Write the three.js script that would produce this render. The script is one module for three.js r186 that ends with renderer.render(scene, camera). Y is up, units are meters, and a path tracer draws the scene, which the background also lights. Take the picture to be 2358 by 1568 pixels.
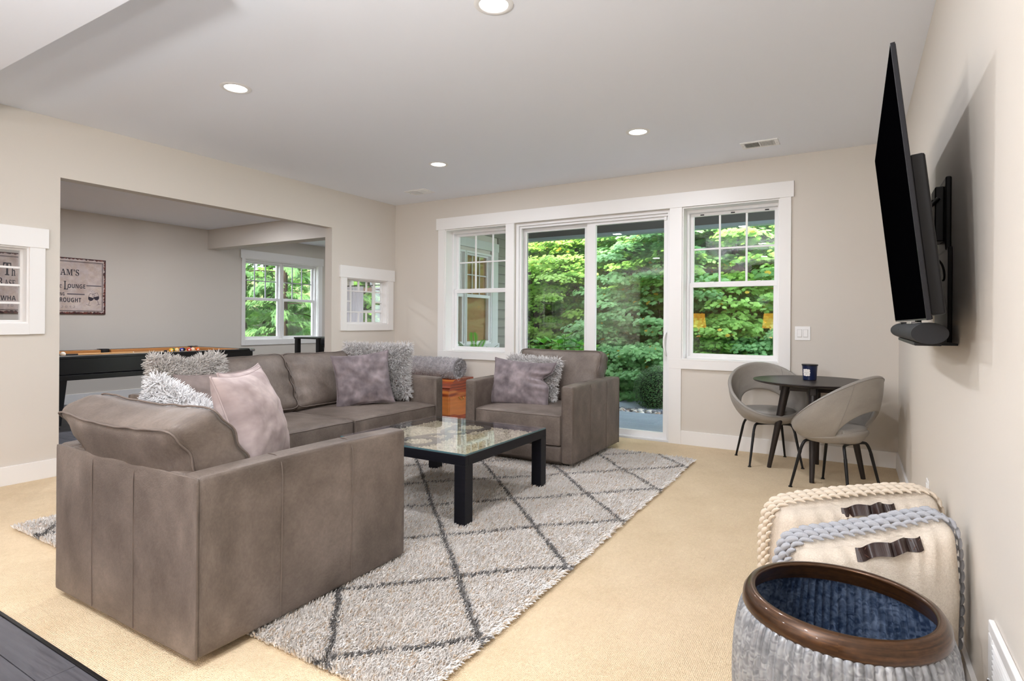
import * as THREE from 'three';
import { RoundedBoxGeometry } from 'three/addons/geometries/RoundedBoxGeometry.js';
import { mergeGeometries, mergeVertices } from 'three/addons/utils/BufferGeometryUtils.js';
import { MeshSurfaceSampler } from 'three/addons/math/MeshSurfaceSampler.js';
import { ImprovedNoise } from 'three/addons/math/ImprovedNoise.js';
import { RectAreaLightUniformsLib } from 'three/addons/lights/RectAreaLightUniformsLib.js';

// ------------------------------------------------------------------ camera, sky, sun, exposure
const scene = new THREE.Scene();
const W = 5.5886, H = 2.745;                       // room width, ceiling height; z = 0 is the inside of the window wall
const camera = new THREE.PerspectiveCamera(2 * Math.atan(784 / 1322.61) * 180 / Math.PI, 2358 / 1568, 0.05, 200);
{
  const yaw = 0.5364, roll = 0.0067, c = Math.cos, s = Math.sin;
  const f = new THREE.Vector3(-s(yaw), 0, -c(yaw)), r = new THREE.Vector3(c(yaw), 0, -s(yaw)), u = new THREE.Vector3(0, 1, 0);
  const r2 = r.clone().multiplyScalar(c(roll)).addScaledVector(u, s(roll)), u2 = u.clone().multiplyScalar(c(roll)).addScaledVector(r, -s(roll));
  camera.quaternion.setFromRotationMatrix(new THREE.Matrix4().makeBasis(r2, u2, f.clone().negate()));
  camera.position.set(5.2613, 1.2084, 5.7895);
  camera.setViewOffset(2358, 1568, 0, 43.28, 2358, 1568);   // the photographer's lens shift
}
const renderer = new THREE.WebGLRenderer({ antialias: true });
renderer.toneMapping = THREE.LinearToneMapping;
renderer.toneMappingExposure = 0.96;
renderer.shadowMap.enabled = true;
RectAreaLightUniformsLib.init();
scene.background = new THREE.Color(0.86, 0.95, 1.08);      // bright hazy overcast sky
scene.backgroundIntensity = 7;
const sun = new THREE.DirectionalLight(0xfff3de, 17);
sun.name = 'sun'; sun.position.set(4, 10, 10); sun.target.position.set(1, 0, -6); sun.castShadow = true; sun.shadow.radius = 14;
Object.assign(sun.shadow.camera, { left: -16, right: 16, top: 16, bottom: -16, near: 1, far: 60 });
scene.add(sun, sun.target);

// ------------------------------------------------------------------ helpers
let seed_ = 7;
const rnd = () => { seed_ = (seed_ + 0x6d2b79f5) | 0; let t = Math.imul(seed_ ^ (seed_ >>> 15), 1 | seed_); t = (t + Math.imul(t ^ (t >>> 7), 61 | t)) ^ t; return ((t ^ (t >>> 14)) >>> 0) / 4294967296; };
const rr = (a, b) => a + (b - a) * rnd(), gauss = () => (rnd() + rnd() + rnd() - 1.5) * 1.15;
const V = (x, y, z) => new THREE.Vector3(x, y, z);
const { clamp, lerp, smoothstep } = THREE.MathUtils;
const perlin = new ImprovedNoise();
const nz = (x, y, z) => perlin.noise(x, y, z);
const used = {};
const numbered = (n) => { const k = used[n] = (used[n] ?? -1) + 1; return k ? n + '_' + String(k).padStart(3, '0') : n; };
function mesh(name, geo, mat, parent) {
  const m = new THREE.Mesh(Array.isArray(geo) ? merge(geo) : geo, mat);
  m.name = parent ? name : numbered(name); m.castShadow = m.receiveShadow = true;
  (parent ?? scene).add(m); return m;
}
function merge(list) {
  const g = list.map((x) => { const y = x.index ? x.toNonIndexed() : x; for (const k of Object.keys(y.attributes)) if (!['position', 'normal', 'uv'].includes(k)) y.deleteAttribute(k); return y; });
  return mergeGeometries(g);
}
function tag(o, label, category, group, kind) { o.userData = { label, category }; if (group) o.userData.group = group; if (kind) o.userData.kind = kind; return o; }
function thing(name, label, category, [x, y, z] = [0, 0, 0], turn = 0, group) {
  const o = new THREE.Group(); o.name = numbered(name); scene.add(o); o.position.set(x, y, z); o.rotation.y = turn;
  return tag(o, label, category, group);
}
function struct(name) { const o = new THREE.Group(); o.name = numbered(name); o.userData.kind = 'structure'; scene.add(o); return o; }
function again(o, label, [x, y, z], turn = 0) { const c = o.clone(); c.name = numbered(o.name.replace(/_\d{3}$/, '')); c.userData = { ...o.userData, label }; scene.add(c); c.position.set(x, y, z); c.rotation.y = turn; return c; }
const move = (g, x, y, z) => g.translate(x, y, z);
// box from corner to corner, edges eased by b, uv in metres
let bbCount = 0;
function bb(x0, x1, y0, y1, z0, z1, b = 0.002) {
  if (b > 0) { const e = (++bbCount * .61803 % 1) * .0005; x0 -= e; x1 += e; y0 -= e; y1 += e; z0 -= e; z1 += e; }   // no two boards share a plane
  const w = x1 - x0, h = y1 - y0, d = z1 - z0, g = b > 0 && Math.min(w, h, d) > 2.2 * b ? new RoundedBoxGeometry(w, h, d, 1, b) : new THREE.BoxGeometry(w, h, d);
  return boxUV(g.translate((x0 + x1) / 2, (y0 + y1) / 2, (z0 + z1) / 2));
}
function boxUV(g) {
  if (g.index) g = g.toNonIndexed();
  const p = g.attributes.position, n = g.attributes.normal, uv = new Float32Array(p.count * 2);
  for (let i = 0; i < p.count; i += 3) {
    let a = 0, b = 0, c = 0;
    for (let k = 0; k < 3; k++) { a += Math.abs(n.getX(i + k)); b += Math.abs(n.getY(i + k)); c += Math.abs(n.getZ(i + k)); }
    for (let k = i; k < i + 3; k++) {
      const x = p.getX(k), y = p.getY(k), z = p.getZ(k);
      const [u, v] = a >= b && a >= c ? [z, y] : b >= c ? [x, z] : [x, y];
      uv[k * 2] = u; uv[k * 2 + 1] = v;
    }
  }
  return g.setAttribute('uv', new THREE.BufferAttribute(uv, 2));
}
// normals averaged over vertices that coincide
function smooth(g) {
  const p = g.attributes.position, acc = new Map(), key = (i) => Math.round(p.getX(i) * 2e4) + ',' + Math.round(p.getY(i) * 2e4) + ',' + Math.round(p.getZ(i) * 2e4);
  const ix = g.index ? g.index.array : null, n = ix ? ix.length : p.count, a = V(), b = V(), c = V();
  const keys = Array.from({ length: p.count }, (_, i) => key(i));
  for (let t = 0; t < n; t += 3) {
    const [i, j, k] = ix ? [ix[t], ix[t + 1], ix[t + 2]] : [t, t + 1, t + 2];
    a.fromBufferAttribute(p, i); b.fromBufferAttribute(p, j).sub(a); c.fromBufferAttribute(p, k).sub(a); b.cross(c);
    for (const q of [i, j, k]) { const s = acc.get(keys[q]) ?? acc.set(keys[q], V()).get(keys[q]); s.add(b); }
  }
  const out = new Float32Array(p.count * 3);
  for (let i = 0; i < p.count; i++) (acc.get(keys[i]) ?? V(0, 1, 0)).clone().normalize().toArray(out, i * 3);
  return g.setAttribute('normal', new THREE.BufferAttribute(out, 3));
}
function warp(g, fn) { const p = g.attributes.position, v = V(); for (let i = 0; i < p.count; i++) { v.fromBufferAttribute(p, i); fn(v); p.setXYZ(i, v.x, v.y, v.z); } return smooth(g); }
// upholstery block: rounded, subdivided, then shaped by fn; uv in metres
function softBox(w, h, d, r, [a, b, c], fn = () => {}) {
  const g = new THREE.BoxGeometry(2, 2, 2, a, b, c), p = g.attributes.position, uv = g.attributes.uv, v = V(), k = V();
  const ease = (t) => Math.sign(t) * (1 - (1 - Math.abs(t)) ** 1.5);
  const dims = [[d, h], [d, h], [w, d], [w, d], [w, h], [w, h]]; let at = 0;
  const cnt = [(c + 1) * (b + 1), (c + 1) * (b + 1), (a + 1) * (c + 1), (a + 1) * (c + 1), (a + 1) * (b + 1), (a + 1) * (b + 1)];
  cnt.forEach((n, f) => { for (let i = 0; i < n; i++, at++) uv.setXY(at, uv.getX(at) * dims[f][0] + f * .37, uv.getY(at) * dims[f][1] + f * .21); });
  for (let i = 0; i < p.count; i++) {
    v.fromBufferAttribute(p, i); v.set(ease(v.x) * w / 2, ease(v.y) * h / 2, ease(v.z) * d / 2);
    k.set(clamp(v.x, -(w / 2 - r), w / 2 - r), clamp(v.y, -(h / 2 - r), h / 2 - r), clamp(v.z, -(d / 2 - r), d / 2 - r));
    v.sub(k); if (v.lengthSq() > 1e-12) v.setLength(r); v.add(k); fn(v); p.setXYZ(i, v.x, v.y, v.z);
  }
  return smooth(g);
}
function tube(pts, r, seg = 24, sides = 6, closed = false) { return new THREE.TubeGeometry(new THREE.CatmullRomCurve3(pts.map((p) => (p.isVector3 ? p : V(...p))), closed), seg, r, sides, closed); }
function rod(a, b, r0, r1 = r0, sides = 14) {
  const A = V(...a), B = V(...b), g = new THREE.CylinderGeometry(r1, r0, A.distanceTo(B), sides, 1);
  return g.applyQuaternion(new THREE.Quaternion().setFromUnitVectors(V(0, 1, 0), B.clone().sub(A).normalize())).translate((A.x + B.x) / 2, (A.y + B.y) / 2, (A.z + B.z) / 2);
}
function lathe(pts, n = 48) { return new THREE.LatheGeometry(pts.map((p) => new THREE.Vector2(...p)), n); }
// wall slab with rectangular holes: outline and holes in (u, y), thickness from t0 to t1
function slab(u0, u1, y0, y1, t0, t1, holes, axis) {
  const s = new THREE.Shape().moveTo(u0, y0).lineTo(u1, y0).lineTo(u1, y1).lineTo(u0, y1).closePath();
  for (const [a, b, c, d] of holes) s.holes.push(new THREE.Path().moveTo(a, c).lineTo(a, d).lineTo(b, d).lineTo(b, c).closePath());
  const g = new THREE.ExtrudeGeometry(s, { depth: t1 - t0, bevelEnabled: false }).translate(0, 0, t0);
  if (axis === 'x') { const m = new THREE.Matrix4().set(0, 0, 1, 0, 0, 1, 0, 0, 1, 0, 0, 0, 0, 0, 0, 1); g.applyMatrix4(m); const p = g.attributes.position, q = g.attributes.normal; for (let i = 0; i < p.count; i += 3) { for (const at of [p, q]) { const x = at.getX(i + 1), y = at.getY(i + 1), z = at.getZ(i + 1); at.setXYZ(i + 1, at.getX(i + 2), at.getY(i + 2), at.getZ(i + 2)); at.setXYZ(i + 2, x, y, z); } } }
  return boxUV(g);
}

// ------------------------------------------------------------------ computed textures
const hash2 = (x, y, s) => { let h = Math.imul(x, 374761393) ^ Math.imul(y, 668265263) ^ Math.imul(s, 974634533); h = Math.imul(h ^ (h >>> 13), 1274126177); return ((h ^ (h >>> 16)) >>> 0) / 4294967296; };
function vnoise(x, y, px, py, s) {
  const xi = Math.floor(x), yi = Math.floor(y), fx = x - xi, fy = y - yi, u = fx * fx * (3 - 2 * fx), v = fy * fy * (3 - 2 * fy), w = (a, n) => ((a % n) + n) % n;
  return lerp(lerp(hash2(w(xi, px), w(yi, py), s), hash2(w(xi + 1, px), w(yi, py), s), u), lerp(hash2(w(xi, px), w(yi + 1, py), s), hash2(w(xi + 1, px), w(yi + 1, py), s), u), v);
}
function fbm(u, v, f, g, oct, s) { let a = .5, t = 0, n = 0; for (let i = 0; i < oct; i++) { t += a * vnoise(u * f, v * g, f, g, s + i); n += a; a *= .55; f *= 2; g *= 2; } return t / n; }
// texture of n x n pixels from fn(u, v) -> [r, g, b] in 0..255 (sRGB) or a grey number
function tex(n, fn, srgb = true, metres = 1) {
  const d = new Uint8Array(n * n * 4);
  for (let y = 0, o = 0; y < n; y++) for (let x = 0; x < n; x++, o += 4) { const c = fn((x + .5) / n, (y + .5) / n), a = Array.isArray(c); for (let k = 0; k < 3; k++) d[o + k] = clamp(a ? c[k] : c, 0, 255); d[o + 3] = 255; }
  const t = new THREE.DataTexture(d, n, n); t.wrapS = t.wrapT = THREE.RepeatWrapping; t.magFilter = THREE.LinearFilter; t.minFilter = THREE.LinearMipmapLinearFilter; t.generateMipmaps = true;
  if (srgb) t.colorSpace = THREE.SRGBColorSpace; t.repeat.set(1 / metres, 1 / metres); t.needsUpdate = true; return t;
}
function canvasTex(w, h, draw) { const c = document.createElement('canvas'); c.width = w; c.height = h; draw(c.getContext('2d')); const t = new THREE.CanvasTexture(c); t.colorSpace = THREE.SRGBColorSpace; return t; }
const mixc = (a, b, t) => [0, 1, 2].map((k) => lerp(a[k], b[k], t));
const std = (o) => new THREE.MeshStandardMaterial(o), phys = (o) => new THREE.MeshPhysicalMaterial(o);

const wallBump = tex(512, (u, v) => 110 + 90 * fbm(u, v, 60, 60, 3, 3), false, .8);
const M = {};
M.wall = std({ color: 0xd8d1c7, roughness: .85, bumpMap: wallBump, bumpScale: .0006 });
M.ceiling = std({ color: 0xf2f5fb, roughness: .95, bumpMap: wallBump, bumpScale: .0005 });
M.soffit = std({ color: 0xf2f5fb, roughness: .95 });
M.trim = std({ color: 0xf0eeeb, roughness: .42 });
M.vinyl = std({ color: 0xeeedec, roughness: .35 });
M.darkSeal = std({ color: 0x6d6a66, roughness: .8 });
M.pane = phys({ color: 0xffffff, transmission: 1, thickness: 0, roughness: 0, ior: 1.5 });
M.black = std({ color: 0x0b0b0d, roughness: .45 });
M.blackMetal = std({ color: 0x121214, roughness: .42, metalness: .3 });
M.chrome = std({ color: 0xc9cbce, roughness: .22, metalness: 1 });
M.whitePlastic = std({ color: 0xf2f1ef, roughness: .35 });
M.siding = std({ color: 0x8f8b82, roughness: .8 });
M.porch = std({ color: 0x5a5a59, roughness: .7 });
M.porchTrim = std({ color: 0x9fb0bb, roughness: .6 });
{
  const rows = tex(1024, (u, v) => {
    const warpv = v * 1024 + 5 * fbm(u, v, 24, 24, 2, 9), rib = .5 + .5 * Math.sin(u * Math.PI * 2 * 130 + 2.2 * fbm(u, v, 40, 40, 2, 12)), loop = vnoise(u * 260, v * 340, 260, 340, 5);
    return 60 + 90 * rib * (.55 + .45 * Math.sin(warpv * .9)) + 105 * loop;
  }, false, .8);
  const col = tex(1024, (u, v) => { const a = fbm(u, v, 5, 5, 4, 21), l = vnoise(u * 300, v * 300, 300, 300, 8), k = fbm(u, v, 60, 60, 2, 31); return mixc([209, 184, 147], [240, 219, 186], clamp(.42 * a + .42 * l + .28 * k, 0, 1)); }, true, .8);
  M.carpet = std({ map: col, roughness: 1, bumpMap: rows, bumpScale: .006 });
  const slate = tex(512, (u, v) => { const a = fbm(u, v, 3, 6, 5, 44), l = fbm(u, v, 4, 60, 3, 45); return mixc([62, 62, 68], [112, 111, 116], clamp(.7 * a + .4 * l - .05, 0, 1)); }, true, 1.2);
  const slateB = tex(512, (u, v) => 255 * fbm(u, v, 6, 70, 4, 46), false, 1.2);
  M.slate = std({ map: slate, roughness: .5, bumpMap: slateB, bumpScale: .004 });
  M.grout = std({ color: 0x77757a, roughness: .95 });
}

// ------------------------------------------------------------------ the setting
const GZ = -.19;                                  // plane of the window glass in the window wall
{
  const floor = struct('floor');
  mesh('slab', bb(-4.5, W + .25, -.3, -.012, -.225, 10.2, 0), M.grout, floor);
  mesh('slab', bb(-4.5, 0, -.3, -.012, -3.2, -.225, 0), M.grout, floor);
  mesh('carpet', bb(0, W, -.012, 0, 0, 4.83, 0), M.carpet, floor);
  mesh('edge_strip', bb(0, W, -.012, .003, 4.828, 4.84, .001), M.blackMetal, floor);
  for (let r = 0; r < 4; r++) {                                   // slate tiles by the carpet's near edge
    const z0 = r ? 4.952 + (r - 1) * .305 : 4.841, z1 = r ? z0 + .302 : 4.949;
    for (let c = -1; c < 8; c++) {
      const x0 = Math.max(0, 2.323 + (c - 3) * .617 - (r % 2 ? 0 : .0) + (r > 0 ? .61 * (r % 2 ? 0.99 : .5) - .6 : 0)), x1 = Math.min(W, 2.323 + (c - 2) * .617 - .003 + (r > 0 ? .61 * (r % 2 ? .99 : .5) - .6 : 0));
      if (x1 - x0 > .05) mesh('tile', bb(x0, x1, -.012, -.001 - .0008 * rnd(), z0, z1, .0012), M.slate, floor);
    }
  }
  mesh('tile_field', bb(0, W, -.012, -.0015, 5.87, 10, 0), M.slate, floor);
  for (let r = 0; r < 22; r++) for (let c = 0; c < 7; c++) {       // slate tiles of the billiard room
    const z0 = -2.98 + r * .305, x0 = -4.24 + c * .617 + (r % 2 ? .3 : 0), x1 = Math.min(x0 + .614, -.0);
    if (z0 > -2 && z0 < 4.9 && x1 - x0 > .05) mesh('tile', bb(x0, x1, -.012, 0 - .001 * rnd(), z0, z0 + .302, .0012), M.slate, floor);
  }
  const ceiling = struct('ceiling');
  mesh('ceiling_board', bb(-4.5, W + .25, H, H + .3, -.225, 10.2, 0), M.ceiling, ceiling);
  mesh('ceiling_board', bb(-4.5, 0, H, H + .3, -3.2, -.225, 0), M.ceiling, ceiling);
  mesh('soffit', bb(0, 2.95, 2.55, H + .01, 4.536, 10, .004), M.soffit, ceiling);  // cut short out of view so the added uplighter reaches the ceiling

  const wb = struct('wall_back');
  mesh('wall_board', slab(-.113, W + .2, -.29, H, -.225, 0, [[.835, 1.735, .838, 2.357], [1.849, 3.667, -.2, 2.357], [3.79, 4.675, .847, 2.36]], 'z'), M.wall, wb);
  const wl = struct('wall_left');
  mesh('wall_board', slab(-.225, 10, -.29, H, -.113, 0, [[.147, .86, 1.167, 1.727], [1.083, 3.766, -.2, 2.297], [3.96, 4.673, 1.172, 1.737]], 'x'), M.wall, wl);
  const wr = struct('wall_right');
  mesh('wall_board', bb(W, W + .2, 0, H, -.225, 10.2, 0), M.wall, wr);
  const wf = struct('wall_front');
  mesh('wall_board', bb(-4.5, W + .2, 0, H, 10, 10.2, 0), std({ color: 0x5b4332, roughness: .7 }), wf);  // unseen wall, kept dark so the window panes mirror less of it
  const wp = struct('wall_far_left');              // billiard room, the wall with the sign and its window
  mesh('wall_board', slab(-3.2, 10, 0, H, -4.45, -4.25, [[-2.36, -.70, .845, 2.33]], 'x'), M.wall, wp);
  const we = struct('wall_far_back');
  mesh('wall_board', slab(-4.45, 0, 0, H, -3.2, -3.0, [[-4.1, -3.02, .62, 2.31]], 'z'), M.wall, we);
  const wn = struct('wall_far_front');
  mesh('wall_board', bb(-4.25, -.113, 0, H, 6.2, 6.35, 0), M.wall, wn);
  const ww = struct('wall_wing');                  // outer wall of the wing, seen through the left-hand window
  mesh('wall_board', slab(-3.2, -.225, -.2, 3.05, -.113, -.012, [[-2.36, -.72, .84, 2.33]], 'x'), M.wall, ww);
  for (let k = 0; k < 20; k++) {                   // lap siding, board over board
    const y0 = -.1 + k * .152, y1 = Math.min(y0 + .162, 3.0);
    const runs = y1 < .80 || y0 > 2.53 ? [[-3.2, -.23]] : y0 > 2.37 ? [[-3.2, -2.56], [-.52, -.23]] : [[-3.2, -2.545], [-.53, -.23]];
    for (const [a, b] of runs) { const g = bb(-.012, .006, y0, y1, a, b, 0); warp(g, (v) => { v.x += v.x > 0 ? (y1 - v.y) * .13 : 0; }); g.computeVertexNormals(); mesh('clapboard', g, M.siding, ww); }
  }
  mesh('corner_board', bb(-.03, .022, -.1, 3, -3.22, -3.1, .003), M.siding, ww);
  const beam = struct('trim_1');
  mesh('beam', bb(-4.25, -.113, 2.42, H, -.225, 0, .003), M.wall, beam);

  // skirting boards
  const bl = struct('baseboard_left');
  for (const [a, b] of [[0, 1.083], [3.766, 4.83]]) mesh('board', bb(0, .015, 0, .136, a, b), M.trim, bl);
  const bk = struct('baseboard_back');
  for (const [a, b] of [[0, 1.849 - .1], [3.767, W]]) mesh('board', bb(a, b, 0, .136, 0, .015), M.trim, bk);
  const br = struct('baseboard_right');
  mesh('board', bb(W - .015, W, 0, .136, 0, 10), M.trim, br);
  const bp = struct('baseboard_far');
  mesh('board', bb(-4.25, -4.235, 0, .136, -3, 6.2), M.trim, bp);
  mesh('board', bb(-4.25, -.113, 0, .136, -3, -2.985), M.trim, bp);

  // casing round the window wall's two windows and door
  const tr = struct('trim_2'), c = (n, ...b) => mesh(n, bb(...b, .0025), M.trim, tr);
  c('header', .705, 4.792, 2.359, 2.504, 0, .026);
  c('casing', .735, .835, .835, 2.36, 0, .02); c('casing', 4.675, 4.77, .752, 2.36, 0, .02);
  c('mullion', 1.735, 1.849, .835, 2.36, 0, .02); c('mullion', 3.667, 3.79, .0, 2.36, 0, .02);
  c('casing', 1.775, 1.849, 0, .835, 0, .02);
  c('apron', .735, 1.849, .745, .838, 0, .021); c('apron', 3.667, 4.675, .752, .848, 0, .021);
  for (const [a, b, y] of [[.835, 1.735, .838], [3.79, 4.675, .847]]) {       // sill and jamb liners
    c('sill', a, b, y - .01, y + .004, GZ + .03, .0225);
    c('jamb', a, a + .012, y, 2.358, GZ - .02, .002); c('jamb', b - .012, b, y, 2.358, GZ - .02, .002); c('jamb', a, b, 2.346, 2.358, GZ - .02, .002);
  }

  // one double-hung sash window in the plane z (or x) = g: opening a..b, y0..y1, meeting rail at ym
  function doubleHung(root, a, b, y0, y1, ym, g, turn, mun, extra) {
    const put = (n, u0, u1, v0, v1, t0, t1, m = M.vinyl, e = .0025) => mesh(n, turn ? bb(g + t0 * turn, g + t1 * turn, v0, v1, u0, u1, e) : bb(u0, u1, v0, v1, g + t0, g + t1, e), m, root);
    const P = (n, u0, u1, v0, v1, t0, t1, m, e) => (turn < 0 ? put(n, u0, u1, v0, v1, t1, t0, m, e) : put(n, u0, u1, v0, v1, t0, t1, m, e));
    P('window_frame', a, a + .022, y0, y1, -.05, .055); P('window_frame', b - .022, b, y0, y1, -.05, .055);
    P('window_frame', a, b, y1 - .028, y1, -.05, .055); P('window_frame', a, b, y0, y0 + .02, -.05, .055);
    const s0 = a + .022, s1 = b - .022;
    P('lower_sash', s0, s0 + .034, y0 + .02, ym + .02, .0, .032); P('lower_sash', s1 - .034, s1, y0 + .02, ym + .02, .0, .032);
    P('lower_sash', s0, s1, y0 + .014, y0 + .05, .0, .032); P('lower_sash', s0, s1, ym - .025, ym + .022, -.002, .034);
    P('upper_sash', s0, s0 + .032, ym, y1 - .028, -.04, -.005); P('upper_sash', s1 - .032, s1, ym, y1 - .028, -.04, -.005);
    P('upper_sash', s0, s1, y1 - .056, y1 - .028, -.04, -.005); P('upper_sash', s0, s1, ym - .02, ym + .03, -.04, -.005);
    P('pane', s0 + .03, s1 - .03, y0 + .045, ym - .02, .013, .0135, M.pane, 0); P('pane', s0 + .03, s1 - .03, ym + .025, y1 - .052, -.024, -.0235, M.pane, 0);
    const u = (k) => lerp(s0 + .032, s1 - .032, k / 3), vm = (ym + .03 + y1 - .056) / 2;
    for (const k of [1, 2]) P('muntin', u(k) - .009, u(k) + .009, ym + .03, y1 - .056, -.032, -.015, mun);
    P('muntin', s0 + .032, s1 - .032, vm - .009, vm + .009, -.0315, -.0155, mun);
    if (extra) { for (const k of [.28, .78]) P('sash_lock', lerp(a, b, k) - .02, lerp(a, b, k) + .02, ym + .022, ym + .03, .004, .028, M.whitePlastic); for (const k of [.14, .5, .88]) P('tilt_latch', lerp(s0, s1, k) - .018, lerp(s0, s1, k) + .018, y1 - .05, y1 - .04, -.005, .002, M.black, .001); }
  }
  doubleHung(struct('window_1'), .847, 1.723, .842, 2.346, 1.592, GZ, 0, M.vinyl, false);
  doubleHung(struct('window_2'), 3.802, 4.663, .851, 2.346, 1.592, GZ, 0, M.vinyl, true);

  // sliding glass door
  const d = struct('door_1'), q = (n, m, ...b) => mesh(n, bb(...b, .003), m, d);
  q('door_frame', M.vinyl, 1.849, 1.884, 0, 2.357, -.2, -.03); q('door_frame', M.vinyl, 3.635, 3.667, 0, 2.357, -.2, -.03);
  q('door_frame', M.vinyl, 1.849, 3.667, 2.325, 2.357, -.2, -.03); q('threshold', M.vinyl, 1.849, 3.667, -.01, .016, -.22, -.02);
  q('inner_stop', M.vinyl, 1.884, 1.905, .016, 2.325, -.09, -.06); q('inner_stop', M.vinyl, 1.884, 3.635, 2.3, 2.325, -.09, -.06);
  q('fixed_panel', M.vinyl, 1.884, 1.926, .016, 2.325, -.19, -.15); q('fixed_panel', M.vinyl, 2.67, 2.77, .016, 2.325, -.19, -.15);
  q('fixed_panel', M.vinyl, 1.884, 2.7, 2.262, 2.325, -.19, -.15); q('fixed_panel', M.vinyl, 1.884, 2.7, .016, .075, -.19, -.15);
  mesh('pane', bb(1.924, 2.68, .073, 2.265, -.17, -.1695, 0), M.pane, d);
  q('sliding_panel', M.vinyl, 2.722, 2.822, .016, 2.326, -.14, -.095); q('sliding_panel', M.vinyl, 3.578, 3.642, .016, 2.326, -.14, -.095);
  q('sliding_panel', M.vinyl, 2.722, 3.642, 2.272, 2.326, -.14, -.095); q('sliding_panel', M.vinyl, 2.722, 3.642, .016, .073, -.14, -.095);
  mesh('pane', bb(2.82, 3.58, .071, 2.275, -.118, -.1175, 0), M.pane, d);
  q('alarm_sensor', M.whitePlastic, 3.583, 3.61, 2.262, 2.3, -.095, -.075); q('alarm_sensor', M.whitePlastic, 3.64, 3.652, 2.27, 2.31, -.06, -.03);
  q('dark_seal', M.darkSeal, 1.926, 1.93, .075, 2.262, -.172, -.168);  // thin dark seal line along the fixed pane
  {
    const h = mesh('handle', tube([[3.622, .87, -.09], [3.618, .885, -.05], [3.606, .95, -.03], [3.603, 1.02, -.028], [3.61, 1.09, -.035], [3.62, 1.12, -.09]], .011, 30, 10), M.whitePlastic, d);
    mesh('handle_plate', bb(3.6, 3.64, .85, 1.13, -.096, -.089, .004), M.whitePlastic, h);
    mesh('grip', tube([[3.585, .92, -.15], [3.567, .96, -.185], [3.562, 1.0, -.19], [3.57, 1.06, -.18], [3.585, 1.09, -.15]], .011, 24, 8), std({ color: 0xb8672f, roughness: .5 }), h);
  }
  // two small inside windows with prairie glazing bars in the left wall
  function prairie(z0, z1, y0, y1) {
    const w = struct('window_' + (z0 < 1 ? 3 : 4)), p = (n, ...b) => mesh(n, bb(...b, .002), M.trim, w), zc = (k) => lerp(z0 + .02, z1 - .02, k / 5), yc = (k) => lerp(y0 + .02, y1 - .02, k / 4);
    p('header', 0, .026, y1, y1 + .145, z0 - .115, z1 + .115); p('casing', 0, .02, y0 - .08, y1, z0 - .095, z0); p('casing', 0, .02, y0 - .08, y1, z1, z1 + .095); p('apron', 0, .0205, y0 - .082, y0, z0, z1);
    p('jamb', -.113, .002, y0 - .001, y0 + .012, z0, z1); p('jamb', -.113, .002, y1 - .012, y1 + .001, z0, z1); p('jamb', -.113, .002, y0, y1, z0 - .001, z0 + .012); p('jamb', -.113, .002, y0, y1, z1 - .012, z1 + .001);
    p('frame', -.108, -.072, y0 + .012, y1 - .012, z0 + .012, z0 + .026); p('frame', -.108, -.072, y0 + .012, y1 - .012, z1 - .026, z1 - .012); p('frame', -.108, -.072, y0 + .012, y0 + .024, z0, z1); p('frame', -.108, -.072, y1 - .024, y1 - .012, z0, z1);
    for (const k of [1, 4]) p('muntin', -.1, -.08, y0 + .02, y1 - .02, zc(k) - .009, zc(k) + .009);
    for (const k of [1, 3]) p('muntin', -.1, -.08, yc(k) - .008, yc(k) + .008, z0 + .02, z1 - .02);
    for (const k of [2, 3]) { p('muntin', -.1, -.08, y0 + .02, yc(1), zc(k) - .009, zc(k) + .009); p('muntin', -.1, -.08, yc(3), y1 - .02, zc(k) - .009, zc(k) + .009); }
    for (const [a, b] of [[z0 + .02, zc(1)], [zc(4), z1 - .02]]) p('muntin', -.1, -.08, yc(2) - .008, yc(2) + .008, a, b);
    mesh('pane', bb(-.0905, -.09, y0 + .02, y1 - .02, z0 + .02, z1 - .02, 0), M.pane, w);
  }
  prairie(.147, .86, 1.167, 1.727); prairie(3.96, 4.673, 1.172, 1.737);

  // billiard room window, facing into the room (+x), twin sashes
  const pw = struct('window_5'), t = (n, ...b) => mesh(n, bb(...b, .002), M.trim, pw);
  t('header', -4.25, -4.224, 2.33, 2.483, -2.48, -.603); t('casing', -4.25, -4.23, .745, 2.33, -2.455, -2.36); t('casing', -4.25, -4.23, .745, 2.33, -.70, -.63); t('apron', -4.25, -4.229, .745, .845, -2.36, -.70);
  t('jamb', -4.45, -4.248, .83, .85, -2.36, -.7); t('jamb', -4.45, -4.248, 2.315, 2.332, -2.36, -.7); t('jamb', -4.45, -4.248, .84, 2.33, -2.372, -2.35); t('jamb', -4.45, -4.248, .84, 2.33, -.71, -.69);
  t('mullion', -4.42, -4.33, .85, 2.315, -1.56, -1.5);
  const greyMun = std({ color: 0xa9a6b0, roughness: .5 });
  doubleHung(pw, -2.35, -1.55, .85, 2.315, 1.6, -4.37, 1, greyMun, false); doubleHung(pw, -1.51, -.71, .85, 2.315, 1.6, -4.37, 1, greyMun, false);

  // wing window that looks onto the patio (outside face +x), twin sashes with blinds behind
  const wx = struct('window_6'), o = (n, m, ...b) => mesh(n, bb(...b, .002), m, wx), ot = std({ color: 0xd6d6d3, roughness: .6 });
  o('header', ot, .0, .03, 2.39, 2.53, -2.56, -.52); o('casing', ot, 0, .026, .8, 2.39, -2.545, -2.36); o('casing', ot, 0, .026, .8, 2.39, -.72, -.53); o('sill', ot, 0, .05, .76, .84, -2.56, -.52); o('mullion', ot, -.05, .02, .84, 2.33, -1.628, -1.598);
  doubleHung(wx, -2.36, -1.626, .84, 2.33, 1.62, -.04, 1, ot, false); doubleHung(wx, -1.6, -.72, .84, 2.33, 1.62, -.04, 1, ot, false);

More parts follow.
